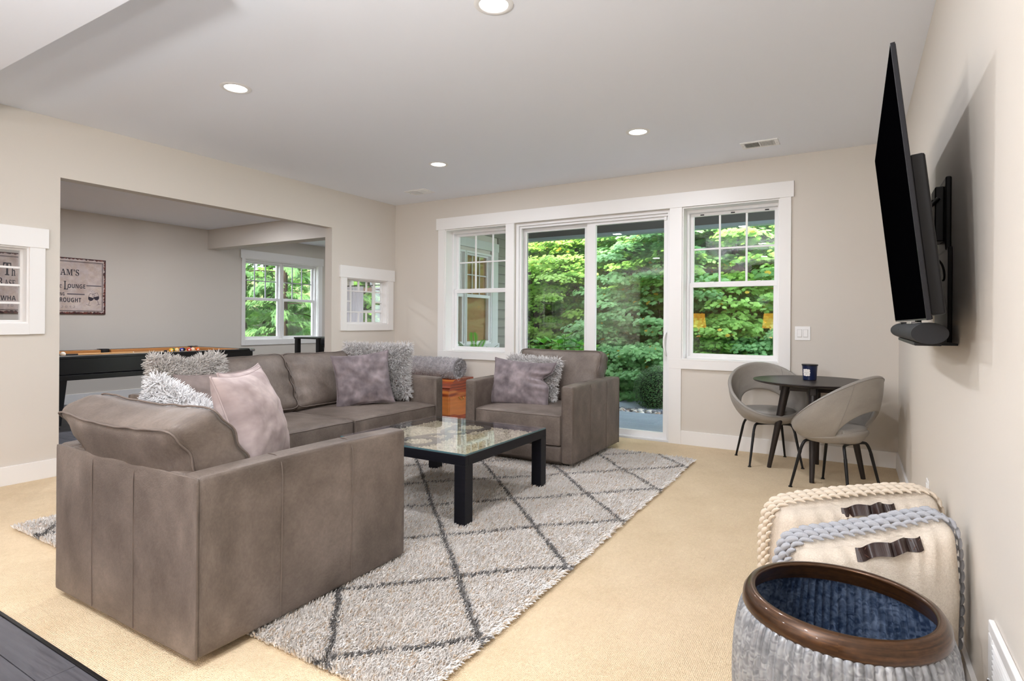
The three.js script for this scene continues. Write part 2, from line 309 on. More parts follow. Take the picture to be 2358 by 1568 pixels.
  // end wall window of the wing
  const ew = struct('window_7'), e = (n, ...b) => mesh(n, bb(...b, .002), M.trim, ew);
  e('header', -4.2, -2.92, 2.31, 2.45, -3.0, -2.975); e('casing', -3.02, -2.93, .55, 2.31, -3.0, -2.98); e('casing', -4.19, -4.1, .55, 2.31, -3.0, -2.98); e('sill', -4.19, -2.93, .55, .62, -3.0, -2.97);
  e('frame', -4.1, -4.05, .62, 2.31, -3.12, -3.06); e('frame', -3.07, -3.02, .62, 2.31, -3.12, -3.06); e('frame', -4.1, -3.02, 2.26, 2.31, -3.12, -3.06); e('frame', -4.1, -3.02, .62, .67, -3.12, -3.06); e('rail', -4.1, -3.02, 1.38, 1.43, -3.12, -3.06); e('stile', -3.43, -3.38, .62, 2.3, -3.12, -3.06);
  mesh('pane', bb(-4.06, -3.06, .66, 2.27, -3.09, -3.0895, 0), M.pane, ew);
}

// ------------------------------------------------------------------ recessed ceiling lights: glowing lens and a light of its size
{
  const glow = std({ color: 0xffffff, emissive: 0xfff8ee, emissiveIntensity: 7 });
  const ring = lathe([[.07, 0], [.072, -.006], [.094, -.004], [.0965, 0]], 40), lens = lathe([[0, -.002], [.05, -.003], [.07, -.001]], 40);
  function downlight(x, z, y, label, power, group) {
    const t = thing('recessed_light', label, 'ceiling light', [x, y, z], 0, group);
    mesh('trim_ring', ring, M.whitePlastic, t);
    const l = mesh('light_lens', lens, glow, t); l.castShadow = false;
    const a = new THREE.RectAreaLight(0xf3f6ff, power, .12, .12); a.name = 'downlight'; a.position.set(0, -.008, 0); a.rotation.x = -Math.PI / 2; t.add(a);
  }
  const P = 430;
  downlight(1.735, 3.46, H, 'round recessed ceiling light above the near armchair, nearest the left wall', P);
  downlight(1.76, 1.33, H, 'round recessed ceiling light over the sofa, beside the smaller left ceiling vent', P);
  downlight(3.76, 1.30, H, 'round recessed ceiling light in front of the sliding glass door', P);
  downlight(3.755, 3.45, H, 'round recessed ceiling light cut off by the top edge of the picture', P);
  downlight(-2.19, 2.36, H, 'recessed ceiling light in the billiard room, just visible under the opening, nearer the sign', P * 1.7);
  downlight(-2.23, 1.17, H, 'recessed ceiling light in the billiard room, just visible under the opening, nearer the beam', P * 1.7);
  downlight(-2.3, -1.7, H, 'unseen recessed ceiling light beyond the billiard room beam', P * 1.5);  // out of view, lights the wing past the beam
  downlight(1.75, 5.7, 2.55, 'unseen recessed ceiling light in the lowered ceiling behind the camera, left', P);  // this and the next two are unseen, lighting the rear of the room
  downlight(3.75, 5.7, H, 'unseen recessed ceiling light in the ceiling behind the camera, right', P);
  downlight(3.5, 8.0, H, 'unseen recessed ceiling light far behind the camera', P);
}
// unseen lamps behind the camera: shadow-casting globe, added uplighter, rear globes, amber lamps
{
  const gl = std({ color: 0x8a8a8a, emissive: 0xffffff, emissiveIntensity: .5 }), globe = new THREE.SphereGeometry(.13, 32, 20);
  ['left', 'right'].forEach((s, i) => {
    const t = thing('unseen_globe_lamp', 'unseen white globe lamp lighting the room from behind the camera, ' + s, 'pendant lamp', [1.2 + i * 2.2, 1.75, 8.8]);  // out of view, placed to light room and soffit from behind
    const g = mesh('globe', globe, gl, t); g.castShadow = false; mesh('cord', new THREE.CylinderGeometry(.004, .004, i ? .865 : .67, 8).translate(0, i ? .5625 : .465, 0), M.black, t);
    const l = new THREE.PointLight(0xffffff, 7); l.name = 'unseen_globe_glow'; l.castShadow = true; l.shadow.radius = 6; t.add(l);
  });
  const f = thing('unseen_pole_light', 'unseen globe light beside the camera, placed to cast the television shadow', 'floor lamp', [4.3, 0, 5.66]);  // out of view, works as the flash that shadows the television
  mesh('base', lathe([[0, 0], [.13, 0], [.13, .012], [.02, .03], [0, .03]], 32), M.chrome, f); mesh('pole', rod([0, .03, 0], [0, 1.70, 0], .01), M.chrome, f);
  const fg = mesh('globe', new THREE.SphereGeometry(.05, 32, 20).translate(0, 1.76, 0), gl, f); fg.castShadow = false;
  const fl = new THREE.PointLight(0xffffff, 4.5); fl.name = 'unseen_pole_glow'; fl.position.set(0, 1.76, 0); fl.castShadow = true; fl.shadow.radius = 1.6; f.add(fl);
  const t = thing('added_uplighter', 'added unseen uplighter behind the camera, brightens the ceiling', 'floor lamp', [4.0, 0, 6.3]);  // added out of view to brighten the ceiling
  mesh('base', lathe([[0, 0], [.14, 0], [.14, .012], [.02, .03], [0, .03]], 32), M.chrome, t); mesh('pole', rod([0, .03, 0], [0, 1.72, 0], .012), M.chrome, t);
  mesh('bowl', lathe([[.012, 1.70], [.08, 1.72], [.15, 1.78], [.17, 1.84], [.165, 1.84], [.145, 1.785], [.075, 1.728], [0, 1.722]], 40), std({ color: 0xd8d8d8, roughness: .3, metalness: .6, side: THREE.DoubleSide }), t);
  const bulb = mesh('light_bulb', new THREE.SphereGeometry(.04, 20, 14).translate(0, 1.79, 0), gl, t); bulb.castShadow = false;
  const up = new THREE.SpotLight(0xffffff, 22, 0, 1.35, .5); up.name = 'added_uplight'; up.position.set(0, 1.86, 0); up.target.position.set(-.35, 2.9, -1.1); up.castShadow = true; up.shadow.radius = 5; t.add(up, up.target);
  const sideboard = thing('sideboard', 'unseen low dark sideboard under the amber lamps behind the camera', 'sideboard', [2.7, 0, 8.9]);  // unseen, there to carry the amber lamps
  mesh('cabinet', bb(-1.2, 1.2, .1, .85, -.2, .2, .004), M.blackMetal, sideboard); for (const x of [-1.1, 1.1]) mesh('foot', bb(x - .04, x + .04, 0, .1, -.15, .15), M.black, sideboard); for (const x of [-.6, .6]) mesh('door', bb(x - .58, x + .58, .13, .82, -.215, -.2, .003), M.blackMetal, sideboard);
  [['left', 1.86], ['right', 3.55]].forEach(([s, x]) => {
    const a = thing('unseen_table_lamp', 'unseen amber table lamp behind the camera, mirrored in the right-hand window, ' + s, 'table lamp', [x, .85, 8.9]);  // out of view, placed where the window glass mirrors its glow
    mesh('base', lathe([[0, 0], [.08, 0], [.08, .015], [.02, .04], [.03, .14], [.015, .26], [0, .26]], 28), M.brass ?? M.chrome, a);
    const sh = mesh('lamp_shade', lathe([[.19, .24], [.15, .6], [.147, .6], [.187, .24]], 36), std({ color: 0xe0a040, emissive: new THREE.Color(1, .5, .06), emissiveIntensity: 4.5, side: THREE.DoubleSide }), a); sh.castShadow = false;
    const b = mesh('light_bulb', new THREE.SphereGeometry(.03, 16, 10).translate(0, .42, 0), gl, a); b.castShadow = false;
    const l = new THREE.PointLight(0xffb04a, 1.2); l.name = 'amber_glow'; l.position.set(0, .42, 0); l.castShadow = true; a.add(l);
  });
}

// ------------------------------------------------------------------ materials of the furniture
{
  const hide = tex(1024, (u, v) => {
    const a = fbm(u, v, 4, 4, 5, 101), b = fbm(u, v, 14, 10, 4, 117), c = fbm(u, v, 160, 160, 2, 131), k = clamp(.62 * a + .3 * b + .14 * c, 0, 1);
    return mixc([82, 72, 65], [129, 117, 108], clamp((k - .27) * 2.1, 0, 1));
  }, true, 1.1);
  const grain = tex(512, (u, v) => 255 * (.6 * fbm(u, v, 110, 110, 3, 140) + .4 * fbm(u, v, 8, 8, 3, 150)), false, .35);
  M.leather = phys({ map: hide, roughness: .5, bumpMap: grain, bumpScale: .0011, specularIntensity: .8 });
  M.seam = std({ color: 0x6b5f57, roughness: .7 });
  const vel = (lo, hi, s) => tex(512, (u, v) => { const a = fbm(u, v, 5, 5, 5, s), b = fbm(u, v, 12, 8, 3, s + 9); return mixc(lo, hi, clamp((.7 * a + .35 * b - .25) * 1.9, 0, 1)); }, true, .55);
  M.velvet = phys({ map: vel([90, 82, 85], [150, 138, 140], 201), roughness: .9, sheen: .5, sheenRoughness: .45, sheenColor: new THREE.Color(.75, .68, .7) });
  M.velvetPale = phys({ map: vel([140, 124, 122], [196, 180, 176], 221), roughness: .9, sheen: .6, sheenRoughness: .5, sheenColor: new THREE.Color(.8, .72, .72) });
  M.velvetBrown = phys({ map: vel([112, 100, 96], [140, 127, 122], 231), roughness: .9, sheen: .4, sheenRoughness: .5, sheenColor: new THREE.Color(.6, .55, .55) });
  M.furBase = std({ color: 0xa9a29e, roughness: 1 });
  M.fur = std({ color: 0xffffff, roughness: 1 });
  const fine = tex(512, (u, v) => { const a = vnoise(u * 24, v * 512, 24, 512, 301), b = fbm(u, v, 6, 60, 3, 305); return mixc([9, 10, 16], [24, 24, 32], clamp(.6 * a + .4 * b, 0, 1)); }, true, .6);
  M.ebony = phys({ map: fine, roughness: .5, specularIntensity: .45 });
  const walnut = tex(512, (u, v) => { const a = vnoise(u * 300, v * 10, 300, 10, 311), b = fbm(u, v, 40, 4, 3, 315); return mixc([22, 17, 16], [48, 38, 35], clamp(.5 * a + .5 * b, 0, 1)); }, true, .5);
  M.darkWood = phys({ map: walnut, roughness: .4 });
  const cedar = tex(1024, (u, v) => { const w = v * 7 + 1.6 * fbm(u, v, 2, 5, 3, 331), s = .5 + .5 * Math.sin(w * 6.283 * 2 + 3 * fbm(u, v, 3, 12, 3, 335)), l = vnoise(u * 20, v * 400, 20, 400, 337), pale = smoothstep(fbm(u, v, 1, 5, 3, 341), .54, .62); return mixc(mixc([104, 36, 10], [176, 74, 26], clamp(.65 * s + .35 * l, 0, 1)), [214, 136, 62], pale * .8); }, true, .8);
  M.cedar = phys({ map: cedar, roughness: .35, clearcoat: .4, clearcoatRoughness: .25 });
  M.brass = std({ color: 0xb89a5a, roughness: .35, metalness: 1 });
}

// ------------------------------------------------------------------ leather seating: armchairs and sofa of one make
function seating(name, label, category, width, seats, pos, turn, slump) {
  const t = thing(name, label, category, pos, turn), D = 1.065, hw = width / 2, arm = .105, inner = width - 2 * arm, top = .665;
  mesh('base', [softBox(inner - .004, .135, D - .04, .012, [16, 4, 16]).translate(0, .1, .012), softBox(inner - .05, .03, D - .1, .004, [2, 2, 2]).translate(0, .02, 0)], M.leather, t);
  for (const s of [-1, 1]) {
    mesh('armrest', softBox(arm, top - .03, D, .02, [8, 14, 22], (v) => { if (v.y > .2) v.y += .008 * (1 - (v.z / .53) ** 2) + .002 * nz(v.z * 6, s, 0); v.x += .0025 * nz(v.z * 4, v.y * 4, s * 3); }).translate(s * (hw - arm / 2), (top + .03) / 2, 0), M.leather, t);
    const x = s * (hw + .001), g = [];
    for (const z of [-.2, .17]) g.push(tube([[x, .04, z], [x, .35, z + .004], [x, top - .022, z], [s * (hw - .02), top + .005, z], [s * (hw - arm + .02), top + .005, z], [s * (hw - arm - .001), top - .02, z], [s * (hw - arm - .001), .45, z]], .0022, 60, 5));
    g.push(tube([[s * (hw - .008), top - .012, .522], [s * (hw - .006), .35, .5255], [s * (hw - .006), .04, .525]], .0022, 20, 5), tube([[s * (hw - arm + .006), top - .01, .53], [s * (hw - arm + .005), .3, .533], [s * (hw - arm + .005), .04, .532]], .0022, 20, 5));
    g.push(tube([[s * (hw - arm + .01), top - .012, .525], [s * (hw - arm / 2), top - .009, .531], [s * (hw - .01), top - .012, .525]], .002, 10, 5));
    mesh('stitching', g, M.seam, t);
  }
  mesh('back', softBox(inner + .01, top - .035, .125, .02, [20, 14, 6], (v) => { if (v.y > .2) v.y += .004 * nz(v.x * 5, 3, 1); }).translate(0, (top + .03) / 2, -D / 2 + .0625), M.leather, t);
  mesh('back_panel', softBox(width - .002, top - .036, .014, .006, [20, 14, 4], (v) => { v.z -= .003 * (1 - (v.x / hw) ** 4) * (1 - (v.y / .32) ** 2) + .0015 * nz(v.x * 5, v.y * 5, 8); }).translate(0, (top + .026) / 2, -D / 2 - .003), M.leather, t);
  const bs = [], bz = -D / 2 - .0125, n = seats === 1 ? [-.125, .195] : [-.7, -.23, .23, .7];
  for (const x of n) bs.push(tube([[x, .04, bz], [x, .4, bz - .001], [x, top - .03, bz + .002], [x, top - .004, bz + .012], [x, top + .001, bz + .03], [x, top + .001, bz + .12]], .0022, 40, 5));
  for (const s of [-1, 1]) bs.push(tube([[s * (hw - .003), .04, bz + .008], [s * (hw - .002), .35, bz + .007], [s * (hw - .004), top - .02, bz + .008]], .0024, 20, 5));
  mesh('stitching', bs, M.seam, t);
  const cw = inner / seats;
  for (let i = 0; i < seats; i++) {
    const cx = -inner / 2 + cw * (i + .5), w = cw - .008, d = D - .135, hgt = seats === 1 ? .262 : .255, sy = .168 + hgt / 2;
    const shape = (v) => { const u = v.x / (w / 2), q = v.z / (d / 2); if (v.y > 0) { v.y += .022 * (1 - u * u) * (1 - q ** 4) - .006 * Math.max(0, q) ** 6 + .004 * nz(v.x * 5 + i, 7, v.z * 5); } if (v.z > 0) v.z += .01 * (1 - u ** 4) * (1 - (v.y / (hgt / 2)) ** 2) + .003 * nz(v.x * 6, v.y * 8, i); };
    const c = mesh('seat_cushion', softBox(w, hgt, d, .022, [28, 12, 28], shape).translate(cx, sy, .0675), M.leather, t);
    const edge = (y) => { const pts = []; for (let k = 0; k <= 24; k++) { const v = V(lerp(-w / 2 + .012, w / 2 - .012, k / 24), y, d / 2 - .004); shape(v); pts.push(V(v.x + cx, v.y + sy, v.z + .07)); } return tube(pts, .004, 50, 6); };
    mesh('piping', [edge(hgt / 2 - .012), edge(-hgt / 2 + .012)], M.seam, c);
    // back cushion, boxed, leaning on the back
    const bw = seats === 1 ? inner + .03 : cw + .01, bh = .53, bt = slump > .9 ? .16 : slump < .5 ? .15 : .19, sh = bh / 2;
    const puff = (v) => {
      const u = v.x / (bw / 2), q = v.y / sh, f = Math.sign(v.z) * Math.min(1, Math.abs(v.z) / (bt * .3));
      v.z += f * (slump > .9 ? .075 : .055) * Math.pow(Math.max(0, (1 - u ** 4) * (1 - (slump > .9 ? q * q : q ** 4))), slump > .9 ? .7 : .5) + .006 * nz(v.x * 7 + i * 3, v.y * 6, 2) * slump;
      v.z -= .05 * slump * Math.max(0, q) ** 2; v.y -= .022 * slump * (1 - u * u) * Math.max(0, q) - .01 * nz(v.x * 9, 5 + i, 1) * slump * Math.max(0, q);
      v.x *= 1 + .02 * q * q; if (Math.abs(u) > .8) v.z += .008 * nz(v.y * 16, u * 3, i + 4);
      const e = Math.max(0, Math.abs(u) - .55) / .45; v.z += .012 * e * Math.sin(v.y * 46 + u * 5) * (1 - q * q);
    };
    const tilt = slump > .9 ? .36 : slump < .5 ? .27 : .40, place = (g) => g.rotateX(-tilt).translate(cx, slump > .9 ? .632 : seats === 1 ? .652 : .65, slump > .9 ? -.368 : -.318);
    const b = mesh('back_cushion', place(softBox(bw, bh, bt, .05, [34, 26, 12], puff)), M.leather, t);
    const welt = [];
    for (const fz of [-1, 1]) {
      const pts = [], a = bw / 2 - .012, h = sh - .012, R = .045;
      for (let k = 0; k < 96; k++) { const an = k / 96 * Math.PI * 2, cx_ = Math.cos(an), sy_ = Math.sin(an), m = 1 / Math.max(Math.abs(cx_), Math.abs(sy_)); let px = cx_ * m * a, py = sy_ * m * h; const qx = clamp(px, -a + R, a - R), qy = clamp(py, -h + R, h - R), dd = Math.hypot(px - qx, py - qy); if (dd > R) { px = qx + (px - qx) / dd * R; py = qy + (py - qy) / dd * R; } const v = V(px, py, fz * (bt / 2 - .004)); puff(v); v.z += fz * .002; pts.push(v); }
      welt.push(place(tube(pts, .0042, 160, 6, true)));
    }
    mesh('piping', welt, M.seam, b);
  }
  for (const sx of [-1, 1]) for (const sz of [-1, 1]) mesh('foot', bb(sx * (hw - .1) - .03, sx * (hw - .1) + .03, 0, .034, sz * .42 - .03, sz * .42 + .03), M.black, t);
  return t;
}
seating('armchair', 'taupe leather armchair seen from behind, nearest the camera, back cushion slumped over its back', 'armchair', 1.06, 1, [2.795, .0, 4.105], Math.PI, 1);
seating('armchair', 'taupe leather armchair facing us in front of the sliding glass door', 'armchair', 1.06, 1, [2.795, .022, 1.035], 0, .3);
seating('sofa', 'long taupe leather sofa with two seat cushions along the billiard room opening', 'sofa', 2.26, 2, [1.365, .012, 2.54], Math.PI / 2, .8);

// ------------------------------------------------------------------ cushions
const strandGeo = (() => { const g = new THREE.CylinderGeometry(.0016, .0062, 1, 5, 4, true).translate(0, .5, 0); const p = g.attributes.position; for (let i = 0; i < p.count; i++) { const y = p.getY(i); p.setXYZ(i, p.getX(i) + .014 * y * y, y, p.getZ(i) + .004 * Math.sin(y * 5)); } g.computeVertexNormals(); return g; })();
function furOver(geo, count, len, parent, lo, hi, thick = 1, name = 'fur') {
  const s = new MeshSurfaceSampler(new THREE.Mesh(geo)).setRandomGenerator(rnd).build(), m = new THREE.InstancedMesh(strandGeo, M.fur, count), p = V(), n = V(), q = new THREE.Quaternion(), q2 = new THREE.Quaternion(), up = V(0, 1, 0), mat = new THREE.Matrix4(), col = new THREE.Color();
  for (let i = 0; i < count; i++) {
    s.sample(p, n); const k = nz(p.x * 14, p.y * 14, p.z * 14);
    n.x += gauss() * .55 + k * .6; n.y += gauss() * .55 - .2; n.z += gauss() * .5; n.normalize();
    q.setFromUnitVectors(up, n); q2.setFromAxisAngle(up, rnd() * 6.283); q.multiply(q2); const l = len * rr(.7, 1.25), w = thick * rr(.7, 1.2);
    mat.compose(p, q, V(w, l, w)); m.setMatrixAt(i, mat); const t = clamp(rnd() * .9 + k * .3, 0, 1); m.setColorAt(i, col.setRGB(lerp(lo[0], hi[0], t), lerp(lo[1], hi[1], t), lerp(lo[2], hi[2], t)));
  }
  m.name = name; m.userData = { kind: 'stuff' }; m.castShadow = m.receiveShadow = true; parent.add(m); return m;
}
function pillowGeo(w, h, T, { wrinkle = .006, pinch = 0, ear = .03, s = 0, dent = 0, n = 40 } = {}) {
  const pos = [], uv = [], ix = [];
  for (const f of [1, -1]) for (let j = 0; j <= n; j++) for (let i = 0; i <= n; i++) {
    const e = (t) => Math.sin(t * Math.PI / 2) * .55 + t * .45, u = e(i / n * 2 - 1), v = e(j / n * 2 - 1), c = Math.abs(u * v) ** 3;
    let x = w / 2 * u * (1 - .075 * (1 - v * v) + ear * c), y = h / 2 * v * (1 - .075 * (1 - u * u) + ear * c), z = T / 2 * Math.max(0, (1 - u ** 2) * (1 - v ** 2)) ** .42;
    const m = Math.min(1, z / (T * .2)), ang = Math.atan2(v, u), rad = Math.hypot(u, v);
    z += m * wrinkle * (1.6 * nz(u * 2.2 + s, v * 2.2, f + s) + 1.2 * nz(ang * 3.2 + s * 2, rad * 1.5, f * 2) * rad + .5 * nz(u * 6, v * 6 + s, f));
    if (dent) { const d = Math.exp(-((u / .32) ** 2)) * Math.max(0, v) ** 1.5; y -= dent * d; }
    if (pinch) { const d = Math.exp(-(((v - .28) / .2) ** 2)) * smoothstep(u, .25, 1); x -= pinch * d; z *= 1 - .25 * d; z += m * .02 * Math.sin((v - .1) * 20) * smoothstep(u, .2, .75) * Math.exp(-(((v - .2) / .45) ** 2)); }
    pos.push(x, y, f * z); uv.push(u * w / 2 + f, v * h / 2 + s);
  }
  const N = (n + 1) * (n + 1);
  for (let f = 0; f < 2; f++) for (let j = 0; j < n; j++) for (let i = 0; i < n; i++) { const a = f * N + j * (n + 1) + i, b = a + 1, c = a + n + 1, d = c + 1; f ? ix.push(a, c, b, b, c, d) : ix.push(a, b, c, b, d, c); }
  const g = new THREE.BufferGeometry().setAttribute('position', new THREE.Float32BufferAttribute(pos, 3)).setAttribute('uv', new THREE.Float32BufferAttribute(uv, 2)); g.setIndex(ix);
  return smooth(g);
}
function pillowRim(w, h, { pinch = 0, ear = .03, dent = 0 } = {}) {
  const pts = []; for (let k = 0; k < 120; k++) { const s = k / 30, e = Math.floor(s), t = (s - e) * 2 - 1; const [u, v] = [[t, -1], [1, t], [-t, 1], [-1, -t]][e]; const c = Math.abs(u * v) ** 3; let x = w / 2 * u * (1 - .075 * (1 - v * v) + ear * c), y = h / 2 * v * (1 - .075 * (1 - u * u) + ear * c); if (dent) y -= dent * Math.exp(-((u / .32) ** 2)) * Math.max(0, v) ** 1.5; if (pinch) x -= pinch * Math.exp(-(((v - .28) / .2) ** 2)) * smoothstep(u, .25, 1); pts.push(V(x, y, 0)); }
  return tube(pts, .0042, 240, 5, true);
}
// pose: centre, facing direction, in-plane roll
function pose(o, c, n, roll) { const m = new THREE.Matrix4().lookAt(V(...n), V(0, 0, 0), V(0, 1, 0)); o.position.set(...c); o.quaternion.setFromRotationMatrix(m).multiply(new THREE.Quaternion().setFromAxisAngle(V(0, 0, 1), roll)); return o; }
function poseX(o, c, n, x) { const N = V(...n).normalize(), X = V(...x); X.addScaledVector(N, -X.dot(N)).normalize(); o.position.set(...c); o.quaternion.setFromRotationMatrix(new THREE.Matrix4().makeBasis(X, N.clone().cross(X), N)); return o; }
function velvet(label, c, n, roll, w, h, T, mat, o) { const t = thing('throw_pillow', label, 'pillow'); pose(t, c, n, roll); mesh('cover', pillowGeo(w, h, T, o), mat, t); mesh('piping', pillowRim(w, h, o), mat, t); return t; }
function furry(label, c, n, roll, w, h, T, lo, hi, count, o) { const t = thing('fur_pillow', label, 'pillow'); pose(t, c, n, roll); const FL = o.len ?? .046; count = Math.round(count * 1.6); const g = pillowGeo(w - .05, h - .05, T - .03, { ...o, ear: 0 }); mesh('cover', g, M.furBase, t); furOver(g, count, FL, t, lo, hi, .72); return t; }
velvet('mauve grey velvet pillow with a pinched right side on the armchair facing us', [2.63, .64, 1.2], [.06, .3, .95], -.05, .62, .43, .17, M.velvet, { pinch: .075, wrinkle: .008, s: 3 });
furry('light grey shaggy pillow behind the velvet one on the armchair facing us', [2.64, .675, 1.02], [.0, .32, .95], -.03, .6, .44, .14, [.44, .42, .41], [.86, .84, .83], 5200, { s: 5 });
furry('tall light grey shaggy pillow leaning in the far end of the sofa', [1.31, .73, 1.69], [.49, .16, .87], 0, .69, .55, .17, [.44, .42, .41], [.86, .84, .83], 6500, { s: 7 });
velvet('mauve grey velvet pillow in front of the tall shaggy one on the sofa', [1.46, .68, 2.02], [.785, .22, .62], .1, .5, .47, .17, M.velvet, { wrinkle: .014, s: 11 });
furry('beige grey shaggy pillow with a dented top on the near end of the sofa', [1.1, .72, 3.38], [.93, .34, .12], 0, .56, .52, .2, [.42, .39, .36], [.82, .78, .74], 5200, { dent: .05, s: 13 });
velvet('plain brownish velvet pillow below the dented shaggy pillow on the sofa', [1.3, .63, 3.32], [.93, .3, .2], .02, .48, .4, .15, M.velvetBrown, { wrinkle: .006, s: 17 });
furry('white shaggy pillow standing on its corner behind the near armchair back cushion', [2.53, .67, 4.25], [-.25, .25, -.93], .5, .48, .46, .18, [.58, .57, .57], [.97, .97, .98], 6500, { s: 19, len: .04 });
poseX(velvet('pale mauve velvet pillow nearest us, leaning over the near armchair right arm', [0, 0, 0], [0, 0, 1], 0, .47, .46, .22, M.velvetPale, { wrinkle: .006, s: 23 }), [2.84, .735, 4.09], [.78, .3, -.45], [.206, -.43, -.123]);
poseX(velvet('pale mauve velvet pillow half hidden behind the nearer velvet one', [0, 0, 0], [0, 0, 1], 0, .46, .45, .17, M.velvetPale, { wrinkle: .005, s: 29 }), [2.66, .74, 3.96], [.8, .3, -.5], [.2, -.43, -.14]);

// ------------------------------------------------------------------ coffee table with a stone-filled display top
{
  const x0 = 2.315, x1 = 3.34, z0 = 2.06, z1 = 3.075, t = thing('coffee_table', 'black square coffee table with a glass top over pale stones and dark rings', 'coffee table', [(x0 + x1) / 2, .02, (z0 + z1) / 2]);
  const hx = (x1 - x0) / 2, hz = (z1 - z0) / 2, L = .078, top = .408, E = M.ebony;
  for (const sx of [-1, 1]) for (const sz of [-1, 1]) mesh('leg', bb(sx > 0 ? hx - L : -hx, sx > 0 ? hx : -hx + L, 0, top - .058, sz > 0 ? hz - L : -hz, sz > 0 ? hz : -hz + L, .003), E, t);
  mesh('apron', bb(-hx, hx, top - .058, top, hz - .03, hz, .003), E, t); mesh('apron', bb(-hx, hx, top - .058, top, -hz, -hz + .03, .003), E, t);
  mesh('apron', bb(-hx, -hx + .03, top - .058, top, -hz + .03, hz - .03, .003), E, t); mesh('apron', bb(hx - .03, hx, top - .058, top, -hz + .03, hz - .03, .003), E, t);
  mesh('tray', bb(-hx + .03, hx - .03, top - .056, top - .042, -hz + .03, hz - .03, 0), std({ color: 0x9c9078, roughness: .9 }), t);
  mesh('glass_top', bb(-hx + .004, hx - .004, top + .0005, top + .011, -hz + .004, hz - .004, .0015), phys({ color: 0xffffff, transmission: 1, thickness: 0, roughness: 0, ior: 1.5 }), t);
  mesh('glass_edge', [bb(-hx + .003, hx - .003, top + .001, top + .0105, hz - .0045, hz - .003, 0), bb(hx - .0045, hx - .003, top + .001, top + .0105, -hz + .003, hz - .003, 0)], phys({ color: 0x6f97a0, roughness: .15, transmission: .5, thickness: 0 }), t);
  const cx = (x0 + x1) / 2, cz = (z0 + z1) / 2, dk = std({ color: 0x2b2a2a, roughness: .6 });
  const ring = (ax, az, ro, ri, name) => { const s = new THREE.Shape().absarc(0, 0, ro, 0, Math.PI * 2); s.holes.push(new THREE.Path().absarc(0, 0, ri, 0, Math.PI * 2, true)); mesh(name, boxUV(new THREE.ExtrudeGeometry(s, { depth: .012, bevelEnabled: true, bevelSize: .002, bevelThickness: .002, curveSegments: 40 }).rotateX(-Math.PI / 2).translate(ax - cx, top - .034, az - cz)), dk, t); };
  const rings = [[2.77, 2.2, .15, .105], [2.76, 2.80, .15, .1]]; rings.forEach((r) => ring(...r, 'dark_ring'));
  const strap = (pts, w, name) => { const c = new THREE.CatmullRomCurve3(pts.map((p) => V(p[0] - cx, top - .03, p[1] - cz))).getPoints(30), s = new THREE.Shape(); const side = (k) => c.map((p, i) => { const q = c[Math.min(i + 1, 30)].clone().sub(c[Math.max(i - 1, 0)]).normalize(); return [p.x + k * w * q.z, p.z - k * w * q.x]; }); const a = side(1), b = side(-1).reverse(); [...a, ...b].forEach(([x, z], i) => (i ? s.lineTo(x, -z) : s.moveTo(x, -z))); mesh(name, boxUV(new THREE.ExtrudeGeometry(s, { depth: .012, bevelEnabled: false }).rotateX(-Math.PI / 2).translate(0, top - .031, 0)), dk, t); };
  strap([[2.66, 2.3], [2.7, 2.45], [2.84, 2.55], [2.88, 2.68]], .022, 'dark_strap'); strap([[2.86, 2.32], [2.86, 2.44], [2.72, 2.55], [2.66, 2.7]], .018, 'dark_strap');
  const pebble = new THREE.IcosahedronGeometry(1, 1); { const p = pebble.attributes.position, v = V(); for (let i = 0; i < p.count; i++) { v.fromBufferAttribute(p, i); v.multiplyScalar(1 + .3 * nz(v.x * 1.7 + 4, v.y * 1.7, v.z * 1.7)); p.setXYZ(i, v.x, v.y * .75, v.z); } pebble.computeVertexNormals(); }
  const N = 6500, m = new THREE.InstancedMesh(pebble, std({ color: 0xffffff, roughness: .8 }), N), mt = new THREE.Matrix4(), q = new THREE.Quaternion(), e = new THREE.Euler(), col = new THREE.Color();
  let i = 0; while (i < N) {
    const x = rr(-hx + .035, hx - .035), z = rr(-hz + .035, hz - .035), wx = x + cx, wz = z + cz;
    if (rings.some(([a, b, ro, ri]) => { const d = Math.hypot(wx - a, wz - b); return d < ro + .006 && d > ri - .006; })) continue;
    q.setFromEuler(e.set(rnd() * 6, rnd() * 6, rnd() * 6)); const s = rr(.004, .0095); mt.compose(V(x, top - .036 + rnd() * .008, z), q, V(s, s, s)); m.setMatrixAt(i, mt);
    const k = rnd(); m.setColorAt(i, col.setRGB(lerp(.34, .68, k), lerp(.30, .62, k), lerp(.2, .46, k))); i++;
  }
  m.name = 'stones'; m.userData = { kind: 'stuff', label: 'pale crushed stones under the glass' }; t.add(m);
}

